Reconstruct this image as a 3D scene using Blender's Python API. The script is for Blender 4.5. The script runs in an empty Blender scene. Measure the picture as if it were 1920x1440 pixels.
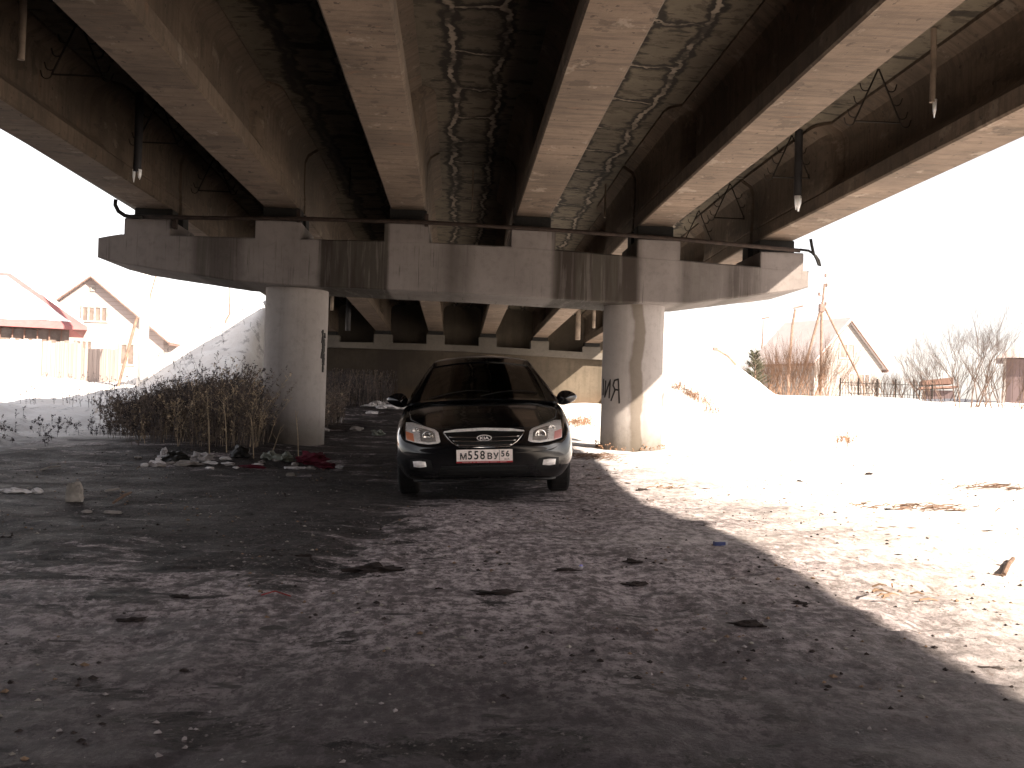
import bpy, bmesh, math, random
from mathutils import Vector, Matrix, noise
from mathutils.bvhtree import BVHTree
R = math.radians
S = bpy.context.scene
# ------------------------------------------------------------------ camera
FPX = 1900.0; CAMH = 0.94; YAW, PITCH, ROLL = R(3.13), R(0.93), R(1.6)
cd = bpy.data.cameras.new("camera"); cam = bpy.data.objects.new("camera", cd); S.collection.objects.link(cam)
cd.sensor_width = 36.0; cd.lens = 36.0*FPX/1920; cd.clip_start = 0.05; cd.clip_end = 3000
fwd = Vector((math.sin(YAW)*math.cos(PITCH), math.cos(YAW)*math.cos(PITCH), math.sin(PITCH)))
r0 = Vector((math.cos(YAW), -math.sin(YAW), 0)); u0 = r0.cross(fwd)
rt = r0*math.cos(ROLL)+u0*math.sin(ROLL); up = -r0*math.sin(ROLL)+u0*math.cos(ROLL)
m = Matrix.Identity(4)
for i, v in enumerate((rt, up, -fwd)):
    for j in range(3): m[j][i] = v[j]
m.translation = (0, 0, CAMH); cam.matrix_world = m
S.camera = cam
def at(px, py, y):
    """point of the plane at distance y that the photograph shows at px, py"""
    d = rt*((px-960)/FPX) + up*(-(py-720)/FPX) + fwd
    return Vector((0, 0, CAMH)) + d*(y/d.y)
# ------------------------------------------------------------------ sky and sun
SUN_COT = 1.15; SUN_BACK = R(46)
EXPO = 1.85; SKYSTR = 0.085; SUNSTR = 5.0
elev = math.atan(math.cos(SUN_BACK)/SUN_COT)
sdir = Vector((math.cos(elev)*math.cos(SUN_BACK), -math.cos(elev)*math.sin(SUN_BACK), math.sin(elev)))
W = bpy.data.worlds.new("World"); S.world = W; W.use_nodes = True
wt = W.node_tree; wt.nodes.clear()
sky = wt.nodes.new("ShaderNodeTexSky"); sky.sky_type = 'NISHITA'; sky.sun_disc = False
sky.sun_elevation = elev; sky.sun_rotation = math.atan2(sdir.x, sdir.y)
sky.dust_density = 1.0; sky.air_density = 1.0; sky.ozone_density = 1.0
hs = wt.nodes.new("ShaderNodeHueSaturation"); hs.inputs['Saturation'].default_value = 0.25; hs.inputs['Value'].default_value = 1.0
mx = wt.nodes.new("ShaderNodeMix"); mx.data_type = 'RGBA'; mx.blend_type = 'MULTIPLY'; mx.inputs['Factor'].default_value = 1
mx.inputs[7].default_value = (1.0, 0.93, 0.90, 1)
bgn = wt.nodes.new("ShaderNodeBackground"); bgn.inputs['Strength'].default_value = SKYSTR
wo = wt.nodes.new("ShaderNodeOutputWorld")
wt.links.new(sky.outputs[0], hs.inputs['Color']); wt.links.new(hs.outputs[0], mx.inputs[6])
wt.links.new(mx.outputs[2], bgn.inputs['Color']); wt.links.new(bgn.outputs[0], wo.inputs[0])
sd = bpy.data.lights.new("sun", 'SUN'); sd.energy = SUNSTR; sd.angle = R(0.5); sd.color = (1.0, 0.875, 0.73)
so = bpy.data.objects.new("sun", sd); S.collection.objects.link(so); so.location = (20, -10, 30)
so.rotation_euler = sdir.to_track_quat('Z', 'Y').to_euler()
vs = S.view_settings; vs.view_transform = 'Standard'; vs.look = 'None'; vs.gamma = 1; vs.exposure = EXPO
vs.use_curve_mapping = False
S.cycles.use_denoising = True; S.cycles.max_bounces = 10; S.cycles.diffuse_bounces = 6
S.cycles.transparent_max_bounces = 8

random.seed(7)
# ------------------------------------------------------------------ helpers
def tag(o, label=None, cat=None, group=None, kind=None):
    if label: o['label'] = label
    if cat: o['category'] = cat
    if group: o['group'] = group
    if kind: o['kind'] = kind
    return o
def empty(name, loc=(0, 0, 0), rz=0.0, **k):
    o = bpy.data.objects.new(name, None); S.collection.objects.link(o)
    o.location = loc; o.rotation_euler = (0, 0, rz); o.empty_display_size = .2
    return tag(o, **k)
def ss(a, b, x):
    t = min(1, max(0, (x-a)/(b-a))); return t*t*(3-2*t)
class MB:
    def __init__(s): s.v = []; s.f = []; s.mi = []; s.m = 0
    def add(s, vs, fs):
        n = len(s.v); s.v += [tuple(v) for v in vs]; s.f += [tuple(i+n for i in f) for f in fs]; s.mi += [s.m]*len(fs); return s
    def box(s, a, b, bev=0.0):
        (x0, y0, z0), (x1, y1, z1) = a, b
        if bev <= 0:
            return s.add([(x0,y0,z0),(x1,y0,z0),(x1,y1,z0),(x0,y1,z0),(x0,y0,z1),(x1,y0,z1),(x1,y1,z1),(x0,y1,z1)],
                         [(0,3,2,1),(4,5,6,7),(0,1,5,4),(1,2,6,5),(2,3,7,6),(3,0,4,7)])
        bm = bmesh.new(); bmesh.ops.create_cube(bm, size=1)
        for v in bm.verts: v.co = Vector(((x0+x1)/2+v.co.x*(x1-x0), (y0+y1)/2+v.co.y*(y1-y0), (z0+z1)/2+v.co.z*(z1-z0)))
        bmesh.ops.bevel(bm, geom=bm.edges[:], offset=bev, segments=2, affect='EDGES')
        s.bm(bm); return s
    def bm(s, bm):
        bm.verts.index_update(); s.add([v.co for v in bm.verts], [[v.index for v in f.verts] for f in bm.faces]); bm.free()
    def tube(s, pts, rad, n=6, cap=True, closed=False):
        pts = [Vector(p) for p in pts]; k = len(pts)
        rad = rad if isinstance(rad, (list, tuple)) else [rad]*k
        vs = []; prev = None
        for i, p in enumerate(pts):
            if closed: t = pts[(i+1) % k]-pts[i-1]
            else: t = pts[min(i+1, k-1)]-pts[max(i-1, 0)]
            t = t.normalized() if t.length > 1e-9 else Vector((0, 0, 1))
            if prev is None: a = t.orthogonal().normalized()
            else:
                a = prev-t*prev.dot(t); a = a.normalized() if a.length > 1e-6 else t.orthogonal().normalized()
            prev = a; b = t.cross(a)
            for j in range(n):
                w = 2*math.pi*j/n; vs.append(p+(a*math.cos(w)+b*math.sin(w))*rad[i])
        fs = []
        for i in range(k if closed else k-1):
            i2 = (i+1) % k
            for j in range(n):
                j2 = (j+1) % n; fs.append((i*n+j, i*n+j2, i2*n+j2, i2*n+j))
        if cap and not closed: fs += [tuple(range(n))[::-1], tuple((k-1)*n+j for j in range(n))]
        return s.add(vs, fs)
    def prism(s, poly, axis, a, b):
        """poly: list of 2D points; extruded along axis (0,1,2) from a to b"""
        def P(p, c):
            q = [p[0], p[1]]; q.insert(axis, c); return tuple(q)
        n = len(poly); vs = [P(p, a) for p in poly]+[P(p, b) for p in poly]
        fs = [tuple(range(n))[::-1], tuple(range(n, 2*n))]+[(i, (i+1) % n, n+(i+1) % n, n+i) for i in range(n)]
        return s.add(vs, fs)
    def loft(s, rings, caps=True, closed=True):
        n = len(rings[0]); vs = [p for r in rings for p in r]; fs = []
        for i in range(len(rings)-1):
            for j in range(n if closed else n-1):
                j2 = (j+1) % n; fs.append((i*n+j, i*n+j2, (i+1)*n+j2, (i+1)*n+j))
        if caps: fs += [tuple(range(n))[::-1], tuple((len(rings)-1)*n+j for j in range(n))]
        return s.add(vs, fs)
    def build(s, name, mat, parent=None, smooth=False, fix=True, **k):
        me = bpy.data.meshes.new(name); me.from_pydata(s.v, [], s.f)
        mats = mat if isinstance(mat, (list, tuple)) else [mat]
        for q in mats: me.materials.append(q)
        if len(mats) > 1: me.polygons.foreach_set('material_index', s.mi)
        if fix:
            bm = bmesh.new(); bm.from_mesh(me); bmesh.ops.recalc_face_normals(bm, faces=bm.faces); bm.to_mesh(me); bm.free()
        if smooth: me.polygons.foreach_set('use_smooth', [True]*len(me.polygons))
        me.update()
        o = bpy.data.objects.new(name, me); S.collection.objects.link(o)
        if parent: o.parent = parent
        return tag(o, **k)
def smooth_by_angle(o, deg=35):
    me = o.data; bm = bmesh.new(); bm.from_mesh(me)
    for e in bm.edges: e.smooth = not (len(e.link_faces) == 2 and e.calc_face_angle(0) > R(deg))
    for f in bm.faces: f.smooth = True
    bm.to_mesh(me); bm.free()
def copy_tree(o, parent=None):
    c = o.copy(); S.collection.objects.link(c)
    if parent: c.parent = parent
    for ch in [x for x in o.children]: copy_tree(ch, c)
    return c
# ------------------------------------------------------------------ material helpers
class MT:
    def __init__(s, name):
        s.m = bpy.data.materials.new(name); s.m.use_nodes = True; s.t = s.m.node_tree; s.t.nodes.clear()
        s.out = s.N('ShaderNodeOutputMaterial'); s.p = s.N('ShaderNodeBsdfPrincipled'); s.L(s.p.outputs[0], s.out.inputs[0])
        s.p.inputs['Specular IOR Level'].default_value = .3
    def N(s, t): return s.t.nodes.new(t)
    def L(s, a, b): s.t.links.new(a, b)
    def set(s, node, i, v):
        if hasattr(v, 'is_output'): s.L(v, node.inputs[i])
        else:
            if isinstance(v, tuple) and len(v) == 3 and node.inputs[i].type == 'RGBA': v = (*v, 1)
            node.inputs[i].default_value = v
    def pos(s, sc=(1, 1, 1), obj=False, off=(0, 0, 0)):
        if obj: o = s.N('ShaderNodeTexCoord').outputs['Object']
        else: o = s.N('ShaderNodeNewGeometry').outputs['Position']
        mp = s.N('ShaderNodeMapping'); s.L(o, mp.inputs[0]); mp.inputs['Scale'].default_value = sc; mp.inputs['Location'].default_value = off
        return mp.outputs[0]
    def sep(s, v):
        n = s.N('ShaderNodeSeparateXYZ'); s.L(v, n.inputs[0]); return n.outputs
    def noise(s, v, scale, detail=4, rough=.55, dist=0):
        n = s.N('ShaderNodeTexNoise'); s.L(v, n.inputs['Vector']); n.inputs['Scale'].default_value = scale
        n.inputs['Detail'].default_value = detail; n.inputs['Roughness'].default_value = rough; n.inputs['Distortion'].default_value = dist
        return n.outputs[0]
    def vor(s, v, scale, feat='F1'):
        n = s.N('ShaderNodeTexVoronoi'); n.feature = feat; s.L(v, n.inputs['Vector']); n.inputs['Scale'].default_value = scale; return n.outputs[0]
    def ma(s, op, a, b=0.0, c=0.0):
        n = s.N('ShaderNodeMath'); n.operation = op; s.set(n, 0, a); s.set(n, 1, b); s.set(n, 2, c); return n.outputs[0]
    def mr(s, v, a, b, c=0.0, d=1.0):
        n = s.N('ShaderNodeMapRange'); n.interpolation_type = 'SMOOTHSTEP'; s.set(n, 0, v)
        for i, q in enumerate((a, b, c, d)): n.inputs[i+1].default_value = q
        return n.outputs[0]
    def mix(s, f, a, b, mode='MIX'):
        n = s.N('ShaderNodeMix'); n.data_type = 'RGBA'; n.blend_type = mode; s.set(n, 0, f); s.set(n, 6, a); s.set(n, 7, b); return n.outputs[2]
    def ramp(s, v, stops):
        n = s.N('ShaderNodeValToRGB'); s.L(v, n.inputs[0]); cr = n.color_ramp
        cr.elements[0].position = stops[0][0]; cr.elements[1].position = stops[-1][0]
        for p, c in stops[1:-1]: cr.elements.new(p)
        for e, (p, c) in zip(list(cr.elements), stops): e.color = (c, c, c, 1) if not isinstance(c, tuple) else (*c, 1)
        return n.outputs[0]
    def base(s, c): s.set(s.p, 'Base Color', c)
    def rough(s, r): s.set(s.p, 'Roughness', r)
    def bump(s, h, st=.3, d=.02):
        n = s.N('ShaderNodeBump'); n.inputs['Strength'].default_value = st; n.inputs['Distance'].default_value = d
        s.L(h, n.inputs['Height']); s.L(n.outputs[0], s.p.inputs['Normal'])
def simple(name, col, rough=.7, metal=0, var=.25, scale=6, bump=.0, coat=0, spec=.3, obj=True):
    a = MT(name); v = a.pos(obj=obj); n = a.noise(v, scale, 5, .6)
    a.base(a.mix(a.mr(n, .3, .7), tuple(c*(1-var) for c in col), tuple(min(1, c*(1+var)) for c in col)))
    a.rough(rough); a.p.inputs['Metallic'].default_value = metal; a.p.inputs['Coat Weight'].default_value = coat
    a.p.inputs['Specular IOR Level'].default_value = spec
    if bump: a.bump(a.noise(v, scale*4, 4), bump, .01)
    return a.m
def concrete(name, lo, hi, kind):
    a = MT(name); v = a.pos()
    big = a.noise(v, .7, 5, .6); fine = a.noise(v, 9, 6, .7); grain = a.noise(v, 70, 3, .6)
    c = a.mix(a.mr(big, .3, .7), lo, hi)
    c = a.mix(a.ma('MULTIPLY', a.mr(fine, .45, .75), .35), c, tuple(x*.55 for x in lo))
    X, Y, Z = a.sep(v)
    if kind == 'cap':
        st = a.noise(a.pos((9, 1, .5)), 1.2, 6, .7, .3)
        thin = a.noise(a.pos((40, 1, .8)), 1.0, 4, .7)
        u = a.mr(X, -6, 6); u.node.interpolation_type = 'LINEAR'
        def q(x): return (x+6)/12
        z = a.ramp(u, [(0, .12), (q(-4.3), .15), (q(-4.15), .75), (q(-3.55), .6), (q(-3.4), .1), (q(-2.28), .12), (q(-2.22), .95), (q(-1.18), .95), (q(-1.12), .12),
                       (q(-.3), .3), (q(-.15), .6), (q(.1), .45), (q(.3), .15), (q(1.45), .15), (q(1.56), .95), (q(2.85), 1.0), (q(2.98), .1), (q(3.5), .12), (q(3.65), .6), (q(4.3), .4), (q(4.45), .75), (q(4.85), .5), (q(5.0), .12), (1, .1)])
        d = a.ma('MULTIPLY', a.ma('MULTIPLY', a.mr(st, .34, .50, .72, 1), z), 1.0)
        c = a.mix(a.ma('MINIMUM', d, .93), c, a.mix(a.mr(a.noise(a.pos((3, 1, .3)), 2, 2), .4, .6), (.020, .013, .009), (.040, .034, .026)))
        dr = a.ma('MULTIPLY', a.mr(thin, .55, .68), a.mr(a.noise(a.pos((2, 1, 1)), 1.5, 3), .42, .6))
        c = a.mix(a.ma('MULTIPLY', dr, .6), c, (.035, .027, .020))
    if kind == 'column':
        st = a.mr(a.noise(a.pos((6, 6, .25)), 1, 5, .6), .5, .8)
        c = a.mix(a.ma('MULTIPLY', st, .35), c, tuple(x*.5 for x in lo))
        e = a.ma('ADD', X, a.ma('MULTIPLY', a.ma('SUBTRACT', a.noise(a.pos((1, 1, 1.2)), 1.2, 3), .5), .22))
        band = a.ma('MULTIPLY', a.mr(e, 2.84, 2.90), a.mr(e, 3.08, 3.04))
        c = a.mix(a.ma('MULTIPLY', band, .72), c, (.10, .078, .055))
        pale = a.ma('MULTIPLY', a.mr(e, 2.84, 2.80), a.mr(X, 1, 1.1)); c = a.mix(a.ma('MULTIPLY', pale, .25), c, (.4, .36, .33))
        low = a.mr(a.ma('ADD', Z, a.ma('MULTIPLY', fine, .5)), 1.05, .35)
        c = a.mix(a.ma('MULTIPLY', low, .75), c, (.075, .06, .043))
    if kind == 'girder':
        st = a.noise(a.pos((1.2, 11, 1.2)), 1.0, 5, .7)
        c = a.mix(a.ma('MULTIPLY', a.mr(st, .46, .62), .5), c, tuple(x*.6 for x in lo))
        sp = a.mr(a.noise(v, 2.6, 5, .6), .60, .63)
        c = a.mix(a.ma('MULTIPLY', sp, .55), c, (.045, .037, .03)); tiny = a.mr(a.noise(a.pos((14, 9, 14)), 1, 3, .5), .66, .70); c = a.mix(a.ma('MULTIPLY', tiny, .7), c, (.03, .024, .02))
        lime = a.mr(a.noise(a.pos((1.5, 1.0, 1.5)), 1.7, 6, .7), .58, .66); c = a.mix(a.ma('MULTIPLY', lime, .4), c, (.25, .225, .2))
        rust = a.mr(a.noise(a.pos((2, 5, 2)), 1.3, 4, .6), .6, .78)
        c = a.mix(a.ma('MULTIPLY', rust, .3), c, (.20, .10, .055))
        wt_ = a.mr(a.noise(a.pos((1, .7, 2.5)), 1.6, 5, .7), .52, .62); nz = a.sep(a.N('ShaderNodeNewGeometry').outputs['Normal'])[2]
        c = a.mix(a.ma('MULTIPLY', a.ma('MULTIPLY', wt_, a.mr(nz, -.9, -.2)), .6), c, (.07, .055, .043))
        c = a.mix(a.mr(nz, -.97, -.80), a.mix(1.0, c, (1.55, 1.44, 1.33), 'MULTIPLY'), a.mix(1.0, c, (.78, .71, .62), 'MULTIPLY'))  # warm bounce light painted into the soffits, shade into the webs
    if kind == 'slab':
        w = a.noise(a.pos((.5, .55, 0), off=(0, 0, 0)), 1.1, 3, .5); w2 = a.noise(v, 3.0, 3, .6)
        px = a.ma('MODULO', a.ma('ADD', X, 4.96+2.045*8), 2.045)
        wob = a.ma('MULTIPLY', a.ma('SUBTRACT', w, .5), .40); wob2 = a.ma('MULTIPLY', a.ma('SUBTRACT', w2, .5), .26)
        def line(p, wp, wd):
            d = a.ma('ABSOLUTE', a.ma('ADD', a.ma('SUBTRACT', p, 0), a.ma('ADD', wob, wob2))); return a.mr(d, wp, wp*.45), a.mr(a.ma('ADD', d, a.ma('MULTIPLY', a.ma('SUBTRACT', a.noise(v, 5, 4, .7), .5), .22)), wd, wd*.5)
        l1 = line(a.ma('SUBTRACT', px, .72), .045, .15); l2 = line(a.ma('SUBTRACT', px, 1.33), .04, .12)
        py = a.ma('MODULO', a.ma('ADD', Y, 27.0), 1.42); d3 = a.ma('ABSOLUTE', a.ma('ADD', a.ma('SUBTRACT', py, .7), a.ma('MULTIPLY', wob2, 1.6)))
        inner = a.ma('MULTIPLY', a.mr(px, .70, .76), a.mr(px, 1.36, 1.30))
        p3 = a.ma('MULTIPLY', a.mr(d3, .035, .015), inner); k3 = a.ma('MULTIPLY', a.mr(a.ma('ADD', d3, a.ma('MULTIPLY', a.ma('SUBTRACT', a.noise(v, 4, 4, .7), .5), .3)), .15, .07), inner)
        spots = a.ma('MULTIPLY', a.mr(a.noise(a.pos((1.2, 4, 1)), 1.6, 3, .5), .6, .66), .8)
        dk = a.ma('MAXIMUM', a.ma('MAXIMUM', l1[1], l2[1]), a.ma('MAXIMUM', k3, spots))
        pl = a.ma('MAXIMUM', a.ma('MAXIMUM', l1[0], l2[0]), p3)
        br = a.mr(a.noise(v, 1.7, 4, .7), .40, .60, .1, 1); bl = a.mr(a.noise(a.pos((1, 1.3, 1)), 2.6, 6, .75), .52, .58)
        c = a.mix(a.ma('MULTIPLY', bl, .5), c, (.022, .016, .012)); c = a.mix(a.ma('MULTIPLY', dk, .92), c, (.014, .011, .009)); c = a.mix(a.ma('MULTIPLY', a.ma('MULTIPLY', pl, br), a.mr(X, -1.9, -.9, .12, .85)), c, (.30, .25, .20))
    if kind == 'wall':
        st = a.noise(a.pos((4, 1, .4)), 1, 5, .6)
        c = a.mix(a.ma('MULTIPLY', a.mr(st, .45, .7), .4), c, (.05, .045, .032))
        c = a.mix(1.0, c, a.mix(a.mr(X, -3.5, 5.0), (.42, .38, .35), (1.0, .93, .86)), 'MULTIPLY')  # deep shade under the span painted in, strongest at left
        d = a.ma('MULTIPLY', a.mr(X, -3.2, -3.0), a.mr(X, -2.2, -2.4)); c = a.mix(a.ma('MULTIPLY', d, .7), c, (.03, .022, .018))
        lo_ = a.mr(a.ma('ADD', Z, a.ma('MULTIPLY', a.noise(v, .6, 3), .8)), 1.9, 1.3); c = a.mix(a.ma('MULTIPLY', lo_, .45), c, (.12, .075, .045))
    a.base(c); a.rough(.88)
    a.bump(a.ma('ADD', a.ma('MULTIPLY', fine, .7), a.ma('MULTIPLY', grain, .3)), .35, .02)
    return a.m
M = {}
M['cap'] = concrete('cap_concrete', (.18, .158, .15), (.245, .217, .207), 'cap')
M['col'] = concrete('column_concrete', (.26, .235, .225), (.34, .31, .295), 'column')
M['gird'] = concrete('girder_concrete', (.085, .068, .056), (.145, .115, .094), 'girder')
M['slab'] = concrete('slab_concrete', (.085, .070, .052), (.15, .125, .092), 'slab')
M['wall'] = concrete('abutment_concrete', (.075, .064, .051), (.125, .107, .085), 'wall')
M['wallcap'] = concrete('abutment_cap_concrete', (.10, .088, .076), (.145, .128, .11), 'plain')
M['rust'] = simple('rusty_steel', (.028, .018, .014), .8, 0, .4, 12, .4)
M['black'] = simple('black_rubber', (.012, .011, .010), .8, 0, .3, 20)
M['iron'] = simple('dark_rebar', (.02, .015, .012), .8)
M['pipe_dark'] = simple('dark_drain_pipe', (.03, .028, .03), .6)
M['pipe_pale'] = simple('pale_drain_pipe', (.24, .19, .15), .6, 0, .4, 3)
M['paint_blk'] = simple('black_spray_paint', (.015, .012, .010), .6)
def mk_ice():
    a = MT('ice'); a.base((.85, .86, .88)); a.rough(.25); a.p.inputs['Subsurface Weight'].default_value = .3
    a.p.inputs['Subsurface Radius'].default_value = (.05, .06, .07); return a.m
M['ice'] = mk_ice()
# ------------------------------------------------------------------ terrain
def noi(x, y, z=0): return noise.noise(Vector((x, y, z)))
PX = lambda i: -4.96+2.045*i
DECKX0, DECKX1 = -7.1, 7.26
def terr(x, y, det=True):
    z = .16*ss(11.5, 16, y)
    far = 1.25*ss(21, 46, y)
    if abs(x-.2) < 9: far *= .62+.38*ss(5.5, 9, abs(x-.2))
    z += far
    # gentle cross slope where the car stands
    k = math.exp(-((y-11.5)/6)**2)*ss(4, 1.5, abs(x-.3)); z += .030*(x-.3)*k*1.0
    # left snow bank
    z += .28*ss(-7.2, -9.5, x)*ss(10, 15, y)*(1-ss(24, 30, y))*(.8+.6*noi(x*.5, y*.3))
    # right side : drift rising away from the track
    z += .10*ss(3.5, 8, x)*ss(6, 14, y)
    z += .45*math.exp(-((x-22)/5)**2-((y-33)/2.2)**2)
    # approach embankment behind the abutment with side cones
    dx = max(0, abs(x-.155)-7.7); dy = max(0, 40.9-y)
    d = math.hypot(dx, dy*1.1)
    if not (abs(x-.155) < 6.5 and y < 40.0):
        ze = 4.75-d/(1.62 if x < 0 else 1.5)
        if y < 40.9 and abs(x-.155) < 7.85: ze -= (7.85-abs(x-.155))*2.6 if x < 0 else max(0, 7.4-abs(x-.155))*2.6
        z = max(z, ze)
    z = max(z, 4.9*ss(-19, -28, y))  # unseen bank behind the camera, added to darken the foreground
    if det:
        n = noi(x*.35, y*.35, 3)*.07+noi(x*1.1, y*1.1, 9)*.03
        z += n*ss(1, 6, y)*(1+1.0*ss(18, 40, y))
        if y < 26 and abs(x) < 14:
            f = ss(-2, 3, y)
            z += f*(noi(x*3.1, y*3.6, 5)*.010+noi(x*8, y*9, 1)*.006+noi(x*17, y*17, 6)*.005)*(1+.9*ss(.8, 2.5, x)*ss(16, 10, y))
            # tyre ruts curving past the camera
            for cx, cw in ((-.55, .16), (1.0, .16)):
                xx = x-cx-.02*(y-9.5)**1
                z -= .022*math.exp(-(xx/cw)**2)*ss(9.5, 7.5, y)
            # pits trodden in the ice
            z -= .02*max(0, noi(x*2.2+7, y*2.6, 11)-.42)*3
        if abs(x) > 7 and 26 < y < 41: z += .16*noi(x*.8, y*.8, 12)+.07*noi(x*2.4, y*2.4, 13)
        if x < -6 and 10 < y < 28: z += .13*noi(x*1.8, y*1.5, 2)+.07*noi(x*4.2, y*4, 2)
    return z
def gp(px, py):
    """point of the ground that the photograph shows at px, py"""
    d = rt*((px-960)/FPX)+up*(-(py-720)/FPX)+fwd; t = 1.5
    o = Vector((0, 0, CAMH))
    while t < 120:
        p = o+d*t
        if p.z < terr(p.x, p.y, False): return Vector((p.x, p.y, terr(p.x, p.y)))
        t += .02+.002*t
    p = o+d*60; return Vector((p.x, p.y, terr(p.x, p.y)))
def axis(segs):
    out = [segs[0][0]]
    for a, b, st in segs:
        n = max(1, round((b-a)/st)); out += [a+(b-a)*(i+1)/n for i in range(n)]
    return out
xs = axis([(-600, -100, 50), (-100, -40, 6), (-40, -16, .8), (-16, -6, .16), (-6, -3, .075), (-3, 3.2, .045), (3.2, 6, .075), (6, 12, .16), (12, 40, .7), (40, 100, 6), (100, 600, 50)])
ys = axis([(-80, -30, 10), (-30, -10, 1), (-10, 1, .5), (1, 6.5, .035), (6.5, 9, .06), (9, 20, .1), (20, 44, .22), (44, 70, 1.2), (70, 150, 8), (150, 900, 75)])
vs_, fs_ = [], []
for y in ys:
    for x in xs: vs_.append((x, y, terr(x, y)))
nx = len(xs)
for j in range(len(ys)-1):
    for i in range(nx-1): fs_.append((j*nx+i, j*nx+i+1, (j+1)*nx+i+1, (j+1)*nx+i))
def ground_mat():
    a = MT('snowy_ground'); v = a.pos(); X, Y, Z = a.sep(v)
    big = a.noise(a.pos((.28, .42, .3)), 1.0, 5, .6); mid = a.noise(a.pos((1.3, 1.7, 1)), 1.0, 7, .70, .1)
    fine = a.noise(a.pos((7, 10, 9)), 1, 8, .8); gr = a.noise(v, 60, 4, .7); sp = a.noise(v, 24, 2, .5)
    lane = a.noise(a.pos((3.2, .35, 1), off=(0, 0, 0)), 1.0, 4, .6, .6)
    # how clean the snow lies
    xx = a.ma('ADD', X, a.ma('MULTIPLY', a.ma('SUBTRACT', big, .5), 5.0))
    right = a.mr(xx, .8, 4.6); farr = a.mr(Y, 11, 19); right = a.ma('MAXIMUM', right, a.ma('MULTIPLY', a.mr(xx, 1.0, 3.0), farr))
    yy = a.ma('ADD', Y, a.ma('MULTIPLY', a.ma('SUBTRACT', mid, .5), 5.0))
    leftf = a.ma('MULTIPLY', a.mr(xx, -5.0, -6.6), a.mr(yy, 13, 16.5))
    clean = a.ma('MAXIMUM', right, leftf)
    clean = a.ma('MAXIMUM', clean, a.mr(yy, 41, 44))
    slope = a.ma('MULTIPLY', a.mr(a.ma('ABSOLUTE', X), 6.6, 7.2), a.mr(yy, 22, 26)); clean = a.ma('MAXIMUM', clean, slope)
    n22 = a.noise(a.pos((1, .62, 1)), 17, 7, .78); n45 = a.noise(a.pos((1, .7, 1)), 42, 3, .6); ragged = a.noise(a.pos((1.1, 1.7, 1)), 1.0, 12, .78, .4)
    def band(q, a0, a1, b0, b1): return a.ma('MULTIPLY', a.mr(q, a0, a1), a.mr(q, b1, b0))
    left_zone = a.ma('MULTIPLY', a.mr(X, .3, -1.1), band(Y, 3.4, 7.4, 9.0, 12.0))
    far_zone = a.ma('MULTIPLY', band(Y, 9.0, 10.5, 34, 39), a.mr(X, 1.9, .6))
    near_zone = a.mr(Y, 4.2, 2.2)  # extra soil close to the camera stands in for foreground shade
    bias = a.ma('ADD', a.ma('MULTIPLY', left_zone, .225), a.ma('ADD', a.ma('MULTIPLY', far_zone, .175), a.ma('ADD', a.ma('MULTIPLY', near_zone, .10), -.075)))
    soilm = a.mr(a.ma('ADD', ragged, bias), .50, .56)
    ice = a.mix(a.mr(mid, .34, .66), (.23, .190, .195), (.52, .45, .455))
    ice = a.mix(a.ma('MULTIPLY', a.mr(lane, .48, .66), .45), ice, (.13, .106, .104))
    ice = a.mix(a.ma('MULTIPLY', a.mr(fine, .48, .62), .5), ice, (.095, .074, .075))
    ice = a.mix(a.ma('MULTIPLY', a.mr(n22, .50, .55), .72), ice, (.060, .047, .048))
    ice = a.mix(a.ma('MULTIPLY', a.mr(n45, .60, .66), .75), ice, (.030, .024, .022))
    ice = a.mix(a.ma('MULTIPLY', a.mr(n22, .46, .41), .7), ice, (.66, .58, .585))
    soil = a.mix(a.mr(n22, .42, .6), (.008, .006, .005), (.042, .032, .031)); soil = a.mix(a.ma('MULTIPLY', a.mr(n45, .60, .68), .8), soil, (.20, .17, .165))
    soil = a.mix(a.ma('MULTIPLY', a.mr(fine, .58, .66), .35), soil, (.15, .125, .125))
    ice = a.mix(a.ma('MULTIPLY', a.mr(a.ma('ADD', Y, a.ma('MULTIPLY', mid, 2.5)), 6.8, 3.6), .88), ice, (.036, .027, .030))  # foreground shade painted into the ice, darker towards the camera
    c = a.mix(soilm, ice, soil)
    spots = a.ma('MULTIPLY', a.mr(a.noise(a.pos((2.4, 5.5, 1)), 1.3, 3, .5), .66, .70), .85); c = a.mix(spots, c, (.016, .012, .010))
    snow = a.mix(a.mr(mid, .35, .7), (.74, .71, .69), (.86, .85, .84))
    dirt = a.mr(a.ma('ADD', a.ma('MULTIPLY', fine, .6), a.ma('MULTIPLY', mid, .4)), .56, .68)
    snow = a.mix(a.ma('MULTIPLY', a.mr(n22, .56, .63), a.mr(Y, 20, 6, .08, .75)), snow, (.20, .14, .10)); nearr = a.mr(Y, 14, 5); snow = a.mix(a.ma('MULTIPLY', dirt, a.ma('ADD', .25, a.ma('MULTIPLY', nearr, .6))), snow, (.26, .19, .145))
    snow = a.mix(a.ma('MULTIPLY', nearr, .3), snow, (.62, .47, .36))
    snow = a.mix(a.mr(sp, .72, .75, 0, .7), snow, (.12, .08, .06))
    lsn = a.ma('MULTIPLY', leftf, a.ma('MULTIPLY', a.mr(fine, .52, .6), a.mr(Y, 24, 16))); snow = a.mix(a.ma('MULTIPLY', lsn, .8), snow, (.05, .045, .055)); snow = a.mix(a.ma('MULTIPLY', a.ma('MULTIPLY', slope, a.mr(X, 0, -2)), a.mr(a.noise(v, 2.2, 8, .75), .54, .62, 0, .45)), snow, (.10, .085, .09))
    c = a.mix(clean, c, snow)
    a.base(c); a.rough(a.mr(mid, .3, .7, .55, .9)); a.p.inputs['Specular IOR Level'].default_value = .25
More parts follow.
